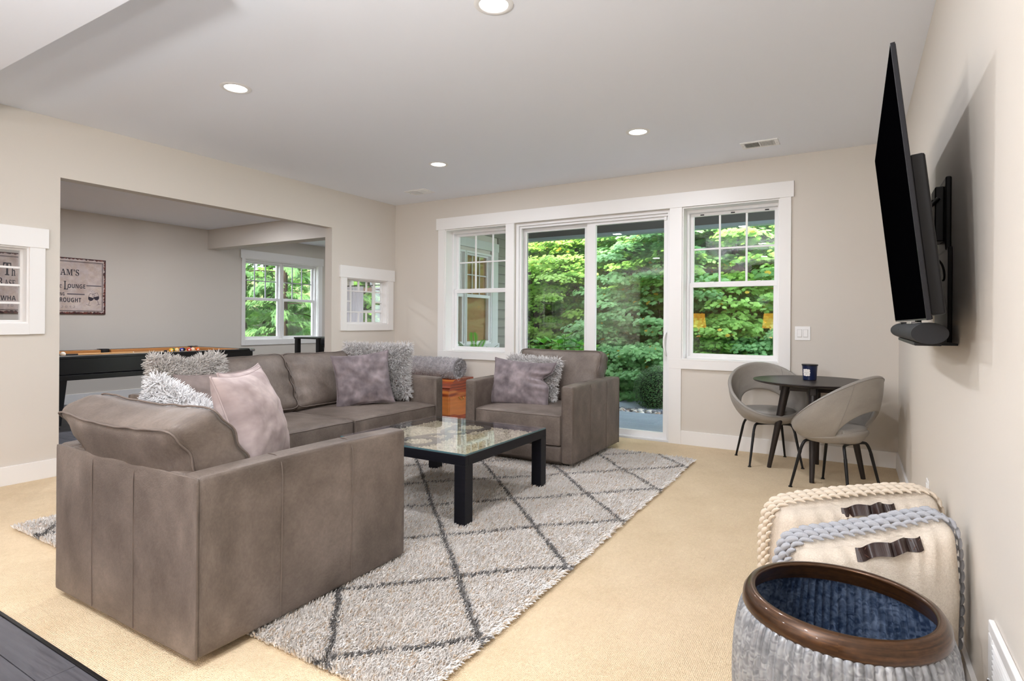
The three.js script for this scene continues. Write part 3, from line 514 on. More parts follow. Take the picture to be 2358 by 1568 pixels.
// ------------------------------------------------------------------ shag rug with a trellis of grey lines
{
  const X0 = 1.14, X1 = 4.085, Z0 = .665, Z1 = 4.415, rug = thing('area_rug', 'cream shag area rug with a trellis of dark grey lines', 'rug', [0, 0, 0]);
  mesh('backing', bb(X0 + .01, X1 - .01, .001, .011, Z0 + .01, Z1 - .01, .003), std({ color: 0xd9cfc2, roughness: 1 }), rug);
  const g = new THREE.CylinderGeometry(.0024, .0036, 1, 4, 3, true).translate(0, .5, 0); { const p = g.attributes.position; for (let i = 0; i < p.count; i++) { const y = p.getY(i); p.setX(i, p.getX(i) + .012 * y * y); } g.computeVertexNormals(); }
  const line = (x, z) => { const u = (x - 4.06 + .02 * nz(x * 2, z * 2, 1)) / .3755, v = (z - .975 + .02 * nz(x * 2 + 9, z * 2, 4)) / .378, f = (t) => Math.abs(t / 2 - Math.round(t / 2)) * 2; return Math.min(f(u + v), f(u - v)); };
  const spots = []; let z = Z0;
  while (z < Z1) { const near = smoothstep(z, 1.2, 4.2), st = lerp(.0112, .0072, near); for (let x = X0; x < X1; x += st) { if (x < 1.75 && z > 1.5 && z < 3.5) continue; if (x > 2.5 && x < 3.2 && z < 1.45 || x > 2.45 && x < 3.2 && z > 3.65) continue; spots.push([x + rr(-.5, .5) * st, z + rr(-.5, .5) * st]); } z += st; }
  const m = new THREE.InstancedMesh(g, std({ color: 0xffffff, roughness: 1 }), spots.length), mt = new THREE.Matrix4(), q = new THREE.Quaternion(), up = V(0, 1, 0), d = V(), col = new THREE.Color();
  spots.forEach(([x, zz], i) => {
    const k = nz(x * 9, zz * 9, 2), edge = Math.min(x - X0, X1 - x, zz - Z0, Z1 - zz), ox = edge < .03 ? (x - X0 < .03 ? -.5 : X1 - x < .03 ? .5 : 0) : 0, oz = edge < .03 ? (zz - Z0 < .03 ? -.5 : Z1 - zz < .03 ? .5 : 0) : 0;
    d.set(gauss() * .5 + k * .4 + ox, 1, gauss() * .5 + nz(x * 9 + 5, zz * 9, 7) * .4 + oz).normalize(); q.setFromUnitVectors(up, d);
    const w = rr(.75, 1.2), l = rr(.017, .027); mt.compose(V(x, .008, zz), q, V(w, l, w)); m.setMatrixAt(i, mt);
    const on = line(x, zz) < .046 + .02 * gauss(), t = rnd();
    if (on) { const c = lerp(.15, .42, t); m.setColorAt(i, col.setRGB(c, c * .97, c * .95)); }
    else if (t < .12) m.setColorAt(i, col.setRGB(.72, .6, .48)); else { const c = lerp(.84, .97, rnd()); m.setColorAt(i, col.setRGB(c, c * .965, c * .925)); }
  });
  m.name = 'pile'; m.userData = { kind: 'stuff' }; m.receiveShadow = m.castShadow = true; rug.add(m);
}

// ------------------------------------------------------------------ cedar chest and the rolled blanket on it
{
  const x0 = .08, x1 = 1.28, D = .47, h = .535, t = thing('cedar_chest', 'red cedar chest with a rounded front edge in the corner behind the sofa', 'chest', [0, 0, .035]);
  const R = .16, s = new THREE.Shape().moveTo(0, .03).lineTo(D, .03).lineTo(D, h - R - .02).absarc(D - R, h - R - .02, R, 0, Math.PI / 2).lineTo(0, h - .02).closePath();
  const toX = (g) => { g.applyMatrix4(new THREE.Matrix4().set(0, 0, 1, 0, 0, 1, 0, 0, 1, 0, 0, 0, 0, 0, 0, 1)); const p = g.attributes.position; for (let i = 0; i < p.count; i += 3) { const a = [p.getX(i + 1), p.getY(i + 1), p.getZ(i + 1)]; p.setXYZ(i + 1, p.getX(i + 2), p.getY(i + 2), p.getZ(i + 2)); p.setXYZ(i + 2, ...a); } g.computeVertexNormals(); return g; };
  mesh('body', boxUV(toX(new THREE.ExtrudeGeometry(s, { depth: x1 - x0, bevelEnabled: false, curveSegments: 16 })).translate(x0, 0, 0)), M.cedar, t);
  const lid = new THREE.Shape().moveTo(-.005, h - .018).lineTo(D - R, h - .018).absarc(D - R, h - .02 - R, R + .002, Math.PI / 2, .5, true).lineTo(D - R + Math.cos(.5) * (R + .02), h - .02 - R + Math.sin(.5) * (R + .02)).absarc(D - R, h - .02 - R, R + .02, .5, Math.PI / 2).lineTo(-.005, h).closePath();
  mesh('lid', boxUV(toX(new THREE.ExtrudeGeometry(lid, { depth: x1 - x0 + .016, bevelEnabled: true, bevelSize: .002, bevelThickness: .003, bevelSegments: 2, curveSegments: 16 })).translate(x0 - .003, 0, 0)), M.cedar, t);
  const e = mesh('end_panel', bb(x1 - .002, x1 + .006, .045, h - .2, .03, D - .02, .003), M.cedar, t);
  mesh('handle', [tube([[x1 + .008, .315, .2], [x1 + .024, .293, .21], [x1 + .026, .285, .235], [x1 + .024, .293, .26], [x1 + .008, .315, .27]], .0045, 24, 8), rod([x1 + .004, .315, .2], [x1 + .012, .315, .2], .011), rod([x1 + .004, .315, .27], [x1 + .012, .315, .27], .011)], M.brass, e);
  mesh('plinth', bb(x0 + .02, x1 - .02, 0, .032, .02, D - .02), M.cedar, t);
  for (let k = 0; k < 6; k++) mesh('nail', new THREE.SphereGeometry(.004, 8, 6).translate(x1 + .014, h - .012, .05 + k * .05), M.brass, t);
}
{
  const roll = thing('rolled_blanket', 'grey fleece blanket rolled up on top of the cedar chest', 'blanket', [0, .537, .29]);
  const R = .135, L0 = .30, L1 = 1.29, n = 150, turns = 2.6, pos = [], ix = [], uv = [], th = .036, seg = 40;
  const spiral = (a, off) => { const r = lerp(.03, R, a) + off, an = -a * turns * 6.283 + 2.2; return [Math.cos(an) * r, Math.sin(an) * r * .9]; };
  const prof = []; for (let i = 0; i <= n; i++) prof.push(spiral(i / n, th / 2 * (i === n ? 0 : 1))); for (let i = n; i >= 0; i--) prof.push(spiral(i / n, -th / 2)); prof.push(prof[0]);
  for (let k = 0; k <= seg; k++) prof.forEach(([z, y], i) => { const bulge = 1 + .035 * nz(k * .3, i * .03, 2), x = lerp(L0, L1, k / seg) + .012 * nz(i * .05, 3, k > seg / 2 ? 1 : 5) * (k === 0 || k === seg ? 1 : 0); pos.push(x, y * bulge + R * .86 + .004 * nz(x * 20, i * .2, 1), z * bulge); uv.push(x, i * .01); });
  const m = prof.length; for (let k = 0; k < seg; k++) for (let i = 0; i < m - 1; i++) { const a = k * m + i, b = a + 1, c = a + m, d = c + 1; ix.push(a, b, c, b, d, c); }
  for (const [k, f] of [[0, 1], [seg, -1]]) for (let i = 0; i < n; i++) { const a = k * m + i, b = a + 1, c = k * m + (2 * n + 1 - i), d = c - 1; f > 0 ? ix.push(a, c, b, b, c, d) : ix.push(a, b, c, b, d, c); }
  const g = new THREE.BufferGeometry().setAttribute('position', new THREE.Float32BufferAttribute(pos, 3)).setAttribute('uv', new THREE.Float32BufferAttribute(uv, 2)); g.setIndex(ix); smooth(g);
  const fl = tex(256, (u, v) => 255 * fbm(u, v, 40, 40, 4, 401), false, .25), fc = tex(256, (u, v) => mixc([142, 136, 138], [205, 199, 200], fbm(u, v, 10, 10, 4, 411)), true, .3);
  const mat = std({ map: fc, roughness: 1, bumpMap: fl, bumpScale: .01 }); mesh('fleece', g, mat, roll);
  furOver(g, 6000, .016, roll, [.34, .33, .34], [.72, .7, .71], .55, 'nap');
}

// ------------------------------------------------------------------ round dining table, candle, two bucket chairs
{
  const t = thing('dining_table', 'round black dining table on four splayed legs in the right corner', 'table', [4.996, 0, .537]);
  mesh('table_top', lathe([[0, .722], [.40, .722], [.455, .735], [.462, .742], [.460, .749], [0, .75]], 72), M.darkWood, t);
  mesh('cross_rail', [bb(-.26, .26, .655, .722, -.02, .02), bb(-.02, .02, .655, .722, -.26, .26)], M.darkWood, t);
  for (const [x, z] of [[-1, 0], [1, 0], [0, 1], [0, -1]]) mesh('leg', [rod([x * .205, .722, z * .205], [x * .338, 0, z * .338], .036, .017, 18)], M.darkWood, t);
  const c = thing('candle', 'navy blue candle tin with a cream label on the round table', 'candle', [4.957, .7505, .52]);
  mesh('tin', lathe([[0, 0], [.047, 0], [.05, .004], [.056, .115], [.058, .118]], 40), phys({ color: 0x0b1d45, roughness: .35, clearcoat: .4 }), c);
  mesh('lid', lathe([[.0585, .117], [.06, .117], [.061, .125], [.058, .128], [0, .128]], 40), std({ color: 0x0a0a10, roughness: .4 }), c);
  const lt = canvasTex(256, 256, (k) => { k.fillStyle = '#f2ece6'; k.fillRect(0, 0, 256, 256); k.fillStyle = '#6b6f7c'; k.textAlign = 'center'; for (const [y, w, hh] of [[52, 130, 6], [84, 120, 5], [126, 150, 13], [164, 52, 11], [196, 130, 6]]) for (let x = 128 - w / 2; x < 128 + w / 2; x += 11) k.fillRect(x, y, 7.5, hh * .8); });
  const lp = [], lu = [], li = []; for (let q = 0; q <= 6; q++) for (let k = 0; k < 64; k++) { const a = k / 32 * Math.PI, m = 1 / Math.max(Math.abs(Math.cos(a)), Math.abs(Math.sin(a))), r = q / 6 * Math.min(m, 1.2) * .028 * (1 + .06 * Math.cos(a * 8)), x = Math.cos(a) * r, y = Math.sin(a) * r, w = x / .054 - .42, R = .0506 + (y + .058) * .054 + .0006; lp.push(Math.sin(w) * R, y + .062, Math.cos(w) * R); lu.push(x / .06 + .5, y / .06 + .5); if (q) { const b = (q - 1) * 64, n = (k + 1) % 64; li.push(b + k, b + 64 + k, b + n, b + n, b + 64 + k, b + 64 + n); } }
  const lg = new THREE.BufferGeometry().setAttribute('position', new THREE.Float32BufferAttribute(lp, 3)).setAttribute('uv', new THREE.Float32BufferAttribute(lu, 2)); lg.setIndex(li); lg.computeVertexNormals();
  mesh('label', lg, std({ map: lt, roughness: .7 }), c);

  const hide = tex(512, (u, v) => { const a = fbm(u, v, 4, 4, 4, 501), b = fbm(u, v, 120, 120, 2, 505); return mixc([136, 131, 124], [168, 162, 154], clamp(.8 * a + .25 * b, 0, 1)); }, true, .6);
  const skin = phys({ map: hide, roughness: .42, specularIntensity: .9 }), seamMat = std({ color: 0x8f8a84, roughness: .6 });
  const rim = (a) => V(.315 * Math.sin(a), .635 + .205 * Math.cos(a), -.275 * Math.cos(a) + (Math.cos(a) < 0 ? .02 * Math.cos(a) : 0) + .0);
  const P = (a, k) => { const q = rim(a), r = Math.sin(Math.min(1, k) * Math.PI / 2) ** .85, y = k ** 1.25; return V(lerp(.15 * Math.sin(a), q.x, r), lerp(.368, q.y, y), lerp(-.15 * Math.cos(a) + .015, q.z, r)); };
  const N = (a, k) => { const f = .9 * (1 - k); return V(Math.sin(a) * Math.cos(f), -Math.sin(f), -Math.cos(a) * Math.cos(f)); };
  const TB = .2, low = (a) => { const q = Math.abs(a) / 1.02; return q < 1 ? TB + .40 * Math.sqrt(1 - q ** 2.4) : TB; };
  function shellGeo() {
    const K = 18, A = 144, pos = [], uv = [], ix = [], m = 2 * K + 2 + 6;
    for (let i = 0; i <= A; i++) {
      const a = (i / A * 2 - 1) * Math.PI, l0 = low(a), loop = [], T = .014;
      for (let k = 0; k <= K; k++) { const t = lerp(l0, 1, k / K); loop.push(P(a, t).addScaledVector(N(a, t), T)); }
      for (let k = 1; k <= 3; k++) { const w = k / 4 * Math.PI; loop.push(P(a, 1).addScaledVector(N(a, 1), T * Math.cos(w)).add(V(0, T * 1.0 * Math.sin(w), 0))); }
      for (let k = K; k >= 0; k--) { const t = lerp(l0, 1, k / K); loop.push(P(a, t).addScaledVector(N(a, t), -T)); }
      for (let k = 1; k <= 3; k++) { const w = k / 4 * Math.PI; loop.push(P(a, l0).addScaledVector(N(a, l0), -T * Math.cos(w)).add(V(0, -T * .8 * Math.sin(w), 0))); }
      loop.forEach((p, j) => { pos.push(p.x, p.y, p.z); uv.push(a * .3, j * .03); });
    }
    for (let i = 0; i < A; i++) for (let j = 0; j < m; j++) { const a = i * m + j, b = i * m + (j + 1) % m, c = a + m, d = b + m; ix.push(a, c, b, b, c, d); }
    const g = new THREE.BufferGeometry().setAttribute('position', new THREE.Float32BufferAttribute(pos, 3)).setAttribute('uv', new THREE.Float32BufferAttribute(uv, 2)); g.setIndex(ix); return smooth(g);
  }
  function panGeo() {
    const A = 96, R = [], pos = [], uv = [], ix = []; const prof = [[-1, .0], [-1, .5], [-1, 1]]; 
    for (let k = 0; k <= 8; k++) R.push((a) => V(lerp(0, P(a, 0).x, k / 8), .352 + .016 * (k / 8) ** 2, lerp(0.01, P(a, 0).z, k / 8)));
    for (let k = 1; k <= 6; k++) R.push((a) => P(a, k / 6 * (TB + .045)).addScaledVector(N(a, k / 6 * TB), .0155));
    R.push((a) => P(a, TB + .06)); for (let k = 6; k >= 0; k--) R.push((a) => P(a, k / 6 * (TB + .045)).addScaledVector(N(a, k / 6 * TB), -.014)); R.push(() => V(0, .39, .01));
    const m = R.length; for (let i = 0; i <= A; i++) { const a = (i / A * 2 - 1) * Math.PI; R.forEach((f, j) => { const p = f(a); pos.push(p.x, p.y, p.z); uv.push(a * .2, j * .03); }); }
    for (let i = 0; i < A; i++) for (let j = 0; j < m - 1; j++) { const a = i * m + j, b = a + 1, c = a + m, d = c + 1; ix.push(a, c, b, b, c, d); }
    const g = new THREE.BufferGeometry().setAttribute('position', new THREE.Float32BufferAttribute(pos, 3)).setAttribute('uv', new THREE.Float32BufferAttribute(uv, 2)); g.setIndex(ix); return smooth(g);
  }
  const ch = thing('bucket_chair', 'grey leather bucket chair by the window, open front towards us', 'chair', [4.625, 0, .329], Math.atan2(.40, .91));
  mesh('shell', shellGeo(), skin, ch); mesh('pan', panGeo(), skin, ch);
  const cush = softBox(.43, .062, .42, .028, [22, 8, 22], (v) => { const r = Math.hypot(v.x / .215, v.z / .21), m = Math.max(Math.abs(v.x) / .215, Math.abs(v.z) / .21); if (r > 1e-6) { const k = lerp(1, m / r, .85); v.x *= k; v.z *= k; } v.y *= 1 + .35 * (1 - m * m); }).translate(0, .44, .015);
  const sc = mesh('seat_cushion', cush, skin, ch);
  { const pts = []; for (let k = 0; k < 60; k++) { const a = k / 60 * Math.PI * 2; pts.push([.212 * Math.cos(a), .441, .015 + .207 * Math.sin(a)]); } mesh('piping', tube(pts, .004, 120, 6, true), seamMat, sc); }
  { const pts = []; for (let k = 0; k < 90; k++) { const a = k / 90 * Math.PI * 2; const p = P(a, 1).addScaledVector(N(a, 1), .0145); pts.push(p); } mesh('piping', tube(pts, .0032, 180, 6, true), seamMat, ch); }
  const sm = []; for (const s of [-1, 1]) for (const o of [1, -1]) { const pts = []; for (let k = 0; k <= 14; k++) { const f = k / 14, a = s * lerp(.98, .62, f), t = lerp(low(s * .98), 1, f); pts.push(P(a, Math.max(t, low(a) + .01)).addScaledVector(N(a, t), o * .0148)); } sm.push(tube(pts, .0018, 40, 5)); }
  mesh('stitching', sm, seamMat, ch);
  for (const sx of [-1, 1]) for (const sz of [-1, 1]) { const l = mesh('leg', [tube([[0.0, .352, sz * .1], [sx * .08, .352, sz * .115], [sx * .142, .348, sz * .14], [sx * .158, .32, sz * .152], [sx * .17, .27, sz * .165]], .0105, 30, 10), rod([sx * .168, .276, sz * .163], [sx * .212, .004, sz * .212], .0115, .0085, 12)], M.blackMetal, ch); mesh('foot', rod([sx * .212, 0, sz * .212], [sx * .212, .006, sz * .212], .014), M.blackMetal, l); }
  again(ch, 'grey leather bucket chair by the right wall, its cut-out back towards us', [5.152, 0, .985], Math.atan2(-.886, -.464));
}

// ------------------------------------------------------------------ television, its wall mount, soundbar
{
  const scr = phys({ color: 0x030304, roughness: .3, specularIntensity: 0 }), edge = std({ color: 0x1f1f23, roughness: .4, metalness: .5 });
  const tv = thing('television', 'large black flat television tilted down on the right wall', 'television', [5.443, 1.221, 3.026]); tv.rotation.z = .112;
  const w = 1.43 / 2, h = .832;
  mesh('screen', bb(0, .003, .006, h - .005, -w + .005, w - .005, .001), scr, tv);
  mesh('frame', [bb(.001, .012, 0, .006, -w, w, .001), bb(.001, .012, h - .006, h, -w, w, .001), bb(.001, .012, 0, h, -w, -w + .006, .001), bb(.001, .012, 0, h, w - .006, w, .001)], edge, tv);
  mesh('back_panel', bb(.003, .014, .003, h - .003, -w + .003, w - .003, .002), std({ color: 0x1b1b20, roughness: .4, metalness: .4 }), tv);
  mesh('electronics_housing', bb(.014, .055, .012, .5, -w + .05, w - .05, .008), M.blackMetal, tv);
  const m = thing('television_mount', 'black swivel mount holding the television on the right wall', 'wall mount', [0, 0, 0]), B = M.blackMetal;
  const ps = new THREE.Shape().moveTo(1.14, 0).lineTo(1.76, 0).quadraticCurveTo(1.793, 0, 1.793, .05).lineTo(1.793, .2).lineTo(1.14, .2).closePath();
  mesh('wall_plate', bb(W - .02, W - .001, 1.5, 1.79, 2.78, 2.99, .006), B, m);
  mesh('wall_channel', bb(W - .05, W - .019, 1.54, 1.76, 2.82, 2.95, .006), M.black, m);
  mesh('arm', [rod([W - .04, 1.71, 2.88], [5.47, 1.69, 2.92], .012), rod([W - .04, 1.62, 2.88], [5.47, 1.6, 2.92], .012), rod([W - .04, 1.71, 2.96], [5.47, 1.62, 3.0], .008)], B, m);
  mesh('tv_bracket', bb(5.462, 5.482, 1.36, 1.7, 2.76, 3.14, .004), B, m);
  mesh('drop_bracket', [bb(W - .016, W - .002, 1.13, 1.51, 2.62, 3.03, .003), bb(5.45, W - .004, 1.132, 1.14, 2.7, 3.2, .002), bb(5.48, 5.495, 1.14, 1.37, 2.9, 2.98, .003)], B, m);
  mesh('cable', tube([[5.5, 1.5, 3.05], [5.55, 1.44, 3.06], [5.56, 1.38, 3.02], [5.53, 1.4, 2.98], [5.52, 1.3, 2.97], [5.53, 1.23, 2.96]], .004, 40, 6), M.black, m);
  const s = thing('soundbar', 'black rounded soundbar fixed below the television', 'speaker', [5.468, 1.18, 2.98]);
  const so = new THREE.Shape().absellipse(0, 0, .047, .0315, 0, Math.PI * 2, false, 0), cloth = tex(128, (u, v) => 255 * ((Math.floor(u * 64) + Math.floor(v * 64)) % 2), false, .05);
  mesh('body', boxUV(new THREE.ExtrudeGeometry(so, { depth: 1.14, bevelEnabled: true, bevelSize: .003, bevelThickness: .004, bevelSegments: 3, curveSegments: 40 }).translate(0, 0, -.57)), std({ color: 0x2c2f32, roughness: .75, bumpMap: cloth, bumpScale: .0008 }), s);
  mesh('end_cap', new THREE.ExtrudeGeometry(new THREE.Shape().absellipse(0, 0, .0485, .033, 0, Math.PI * 2, false, 0), { depth: .012, bevelEnabled: true, bevelSize: .001, bevelThickness: .002, curveSegments: 40 }).translate(0, 0, .57), std({ color: 0x0d0f14, roughness: .5 }), s);
  mesh('foot', bb(-.03, .045, -.043, -.031, -.35, .45, .003), M.black, s); mesh('spacer', bb(-.03, .0, .03, .038, -.25, -.19, .002), M.black, s); mesh('spacer', bb(-.03, .0, .03, .038, .12, .3, .002), M.chrome, s);
  mesh('indicator', bb(-.0505, -.0485, .004, .009, -.02, -.012, .0005), M.black, s);
}

// ------------------------------------------------------------------ galvanised drum table, two floor poufs
{
  const flecks = (lo, hi, s) => tex(512, (u, v) => { const q = fbm(u, v, 22, 22, 2, s), r = vnoise(u * 46 + 6 * q, v * 40 + 6 * fbm(u, v, 18, 18, 2, s + 3), 46, 40, s + 5), k = fbm(u, v, 9, 9, 3, s + 7); return mixc(lo, hi, clamp(.6 * r + .5 * k - .1, 0, 1)); }, true, .4);
  const rgh = tex(512, (u, v) => 90 + 130 * vnoise(u * 46, v * 40, 46, 40, 605), false, .4);
  const zinc = std({ map: flecks([104, 106, 110], [196, 198, 200], 601), metalness: .35, roughness: .8, roughnessMap: rgh, side: THREE.DoubleSide });
  const navy = std({ map: flecks([30, 46, 74], [158, 174, 198], 621), metalness: .3, roughness: .5, roughnessMap: rgh });
  const t = thing('drum_table', 'galvanised ribbed metal drum with a bronze rim in the bottom right corner', 'drum table', [5.236, 0, 4.068]);
  const ribbed = (prof, amp, n, flip) => { const A = n * 8, pos = [], uv = [], ix = [], c = new THREE.CatmullRomCurve3(prof.map(([r, y]) => V(r, y, 0))), K = 40; for (let i = 0; i <= A; i++) { const a = i / A * Math.PI * 2, k = Math.pow(Math.abs(Math.cos(a * n / 2)), .7); for (let j = 0; j <= K; j++) { const p = c.getPoint(j / K), r = p.x + amp * k * Math.min(1, 6 * j / K, 8 * (1 - j / K)); pos.push(Math.cos(a) * r, p.y, Math.sin(a) * r); uv.push(a * .26, p.y); } } for (let i = 0; i < A; i++) for (let j = 0; j < K; j++) { const a = i * (K + 1) + j, b = a + 1, e = a + K + 1, d = e + 1; flip ? ix.push(a, e, b, b, e, d) : ix.push(a, b, e, b, d, e); } const g = new THREE.BufferGeometry().setAttribute('position', new THREE.Float32BufferAttribute(pos, 3)).setAttribute('uv', new THREE.Float32BufferAttribute(uv, 2)); g.setIndex(ix); return smooth(g); };
  mesh('drum_body', ribbed([[.21, .01], [.24, .1], [.254, .24], [.25, .36], [.236, .44], [.222, .47]], .008, 72), zinc, t);
  mesh('inside', ribbed([[.2, .012], [.23, .1], [.243, .24], [.238, .36], [.224, .44], [.2075, .492]], .009, 72, true), navy, t);
  mesh('bottom', lathe([[0, .01], [.21, .01], [.21, .0], [0, .0]], 48), navy, t);
  const br = tex(512, (u, v) => { const a = fbm(u, v, 6, 24, 4, 641), b = fbm(u, v, 40, 12, 3, 645); return mixc([44, 28, 17], [112, 76, 44], clamp(.7 * a + .4 * b - .1, 0, 1)); }, true, .4);
  mesh('rim', lathe([[.219, .452], [.232, .453], [.2365, .462], [.234, .482], [.222, .500], [.209, .503], [.2035, .499], [.203, .492], [.208, .486], [.219, .452]], 96), phys({ map: br, roughness: .32, metalness: .55, clearcoat: .3 }), t);

  const linen = tex(512, (u, v) => { const a = vnoise(u * 256, v * 256, 256, 256, 701), b = fbm(u, v, 90, 90, 2, 705), c = fbm(u, v, 4, 4, 3, 709); return mixc([204, 190, 172], [243, 233, 219], clamp(.35 * a + .45 * b + .3 * c, 0, 1)); }, true, .35), weave = tex(256, (u, v) => 255 * vnoise(u * 128, v * 128, 128, 128, 715), false, .14);
  const linenMat = std({ map: linen, roughness: .95, bumpMap: weave, bumpScale: .0012 }), strapMat = phys({ color: 0x2e1c18, roughness: .38 }), stitchMat = std({ color: 0x6a4a40, roughness: .7 });
  const woolTex = (lo, hi, s) => tex(256, (u, v) => mixc(lo, hi, clamp(vnoise(u * 8, v * 96, 8, 96, s) * .7 + fbm(u, v, 6, 30, 2, s + 2) * .4, 0, 1)), true, .12);
  function pouf(label, w, h, d, c, turn, roll, wool, strand, handleX, bow) {
    const t = thing('floor_pouf', label, 'pouf', c, turn), hw = w / 2, place = (g) => g.translate(0, h / 2, 0).rotateZ(0);
    const fall = (v) => { const u = v.x / hw, q = (v.y + h / 2) / h; v.y += roll * u * q - bow * (1 - u * u) * q * q; return v; };
    const puff = (v) => { const u = v.x / hw, q = v.y / (h / 2), f = Math.max(0, 1 - u ** 4) * Math.max(0, 1 - q ** 4); v.z += Math.sign(v.z) * Math.min(1, Math.abs(v.z) / .04) * .075 * Math.sqrt(f); v.x *= 1 + .045 * Math.max(0, 1 - q * q); if (v.z > 0) { const top = smoothstep(q, .1, 1); v.z += top * .009 * Math.sin(v.x * 95 + 4 * nz(v.x * 7, v.y * 5, 3)) * (1 - u * u) * (1 - (q - .75) ** 2) + .01 * nz(v.x * 9, v.y * 6, d * 30); } fall(v); };
    mesh('linen_cover', place(softBox(w, h, d, .05, [48, 44, 10], puff)), linenMat, t);
    // chunky knit round the edges: rows of plump crossing stitches
    const stitch = [], path = (k, z) => { const a = hw + .004, b = h / 2 + .004, R = .055, L = [V(-a, -b + .02, z), V(-a, b - R, z), V(-a + R * .3, b - R * .3, z), V(-a + R, b, z), V(a - R, b, z), V(a - R * .3, b - R * .3, z), V(a, b - R, z), V(a, -b + .02, z)]; return new THREE.CatmullRomCurve3(L, false, 'centripetal').getPointAt(clamp(k, 0, 1)); };
    const rows = 3, per = 46;
    for (let r = 0; r < rows; r++) for (let k = 0; k < per; k++) {
      const z = lerp(-d / 2 + .005, d / 2 - .008, r / (rows - 1)), k0 = (k + .02) / per, p0 = path(k0, z - .012), p1 = path(Math.min(1, k0 + 1.15 / per), z + .014), mid = p0.clone().add(p1).multiplyScalar(.5), out = V(mid.x / hw, mid.y / (h / 2), 0).normalize(); mid.addScaledVector(out, .011);
      const s = r === rows - 1 ? .62 : 1, pts = [p0, mid, p1].map((v) => { v.x *= 1 + .045 * Math.max(0, 1 - (v.y / (h / 2)) ** 2); return fall(v); });
      const g = tube(pts, .0115 * s * rr(.85, 1.15), 5, 7); const pp = g.attributes.position; for (let i = 0; i < pp.count; i++) { const row = Math.floor(i / 8), ends = Math.min(1, .35 + Math.sin(row / 5 * Math.PI)); const ctr = pts[0].clone().lerp(pts[2], row / 5).addScaledVector(out, .011 * Math.sin(row / 5 * Math.PI)); pp.setXYZ(i, lerp(ctr.x, pp.getX(i), ends), lerp(ctr.y, pp.getY(i), ends), lerp(ctr.z, pp.getZ(i), ends)); }
      stitch.push(g);
    }
    mesh('knit_band', place(merge(stitch)), std({ map: wool, roughness: 1 }), t);
    // leather strap handle with two stitched tabs
    const on = (x, y) => { const v = V(x, y, d / 2); puff(v); return v; }, sw = .021, lift = [[-.1, .003], [-.06, .004], [-.045, .022], [-.02, .04], [0, .016], [.02, .04], [.045, .024], [.06, .004], [.1, .003]], lc = new THREE.CatmullRomCurve3(lift.map(([a, b]) => V(a, b, 0))), pos = [], ix = [], K = 56, yt = h / 2 - .012;
    for (let k = 0; k <= K; k++) { const q = lc.getPoint(k / K), x = handleX + q.x, T = on(x, yt), Bt = on(x, yt - .05), dn = Bt.clone().sub(T).normalize(), nr = V(0, -dn.z, dn.y).multiplyScalar(dn.y < 0 ? -1 : 1), c = T.clone().lerp(Bt, .45).addScaledVector(nr, q.y + .009); for (const [a, b] of [[-1, 0], [1, 0], [1, 1], [-1, 1]]) { const p = c.clone().addScaledVector(dn, a * sw).addScaledVector(nr, b * .0035); pos.push(p.x, p.y, p.z); } }
    for (let i = 0; i < K; i++) for (let j = 0; j < 4; j++) { const a = i * 4 + j, b = i * 4 + (j + 1) % 4; ix.push(a, b, a + 4, b, b + 4, a + 4); }
    ix.push(0, 2, 1, 0, 3, 2, K * 4, K * 4 + 1, K * 4 + 2, K * 4, K * 4 + 2, K * 4 + 3);
    let hg = new THREE.BufferGeometry().setAttribute('position', new THREE.Float32BufferAttribute(pos, 3)); hg.setIndex(ix); hg = hg.toNonIndexed(); hg.computeVertexNormals(); boxUV(hg);
    const hd = mesh('handle', place(hg), strapMat, t);
    for (const s of [-1, 1]) for (const [a, b] of [[.068, .095], [.095, .068]]) { const f = (x, m) => { const T = on(handleX + s * x, yt), B = on(handleX + s * x, yt - .05), dn = B.clone().sub(T).normalize(), nr = V(0, -dn.z, dn.y).multiplyScalar(dn.y < 0 ? -1 : 1); return T.lerp(B, .45).addScaledVector(dn, m * .015).addScaledVector(nr, .0165); }; const A = f(a, -1), B = f(b, 1); mesh('stitch', place(tube([A, A.clone().lerp(B, .5), B], .001, 6, 4)), stitchMat, hd); }
    return t;
  }
  pouf('cream linen floor pouf with cream knitted edge and leather handle, the farther of two', .62, .5, .085, [5.255, .005, 3.07], .46, .035, woolTex([196, 178, 156], [240, 230, 214], 731), .012, .02, .0);
  pouf('linen floor pouf with grey knitted edge and leather handle, the nearer of two', .5, .53, .09, [5.3, .005, 3.53], .46, .05, woolTex([128, 130, 138], [206, 208, 212], 751), .014, .02, .02);
}

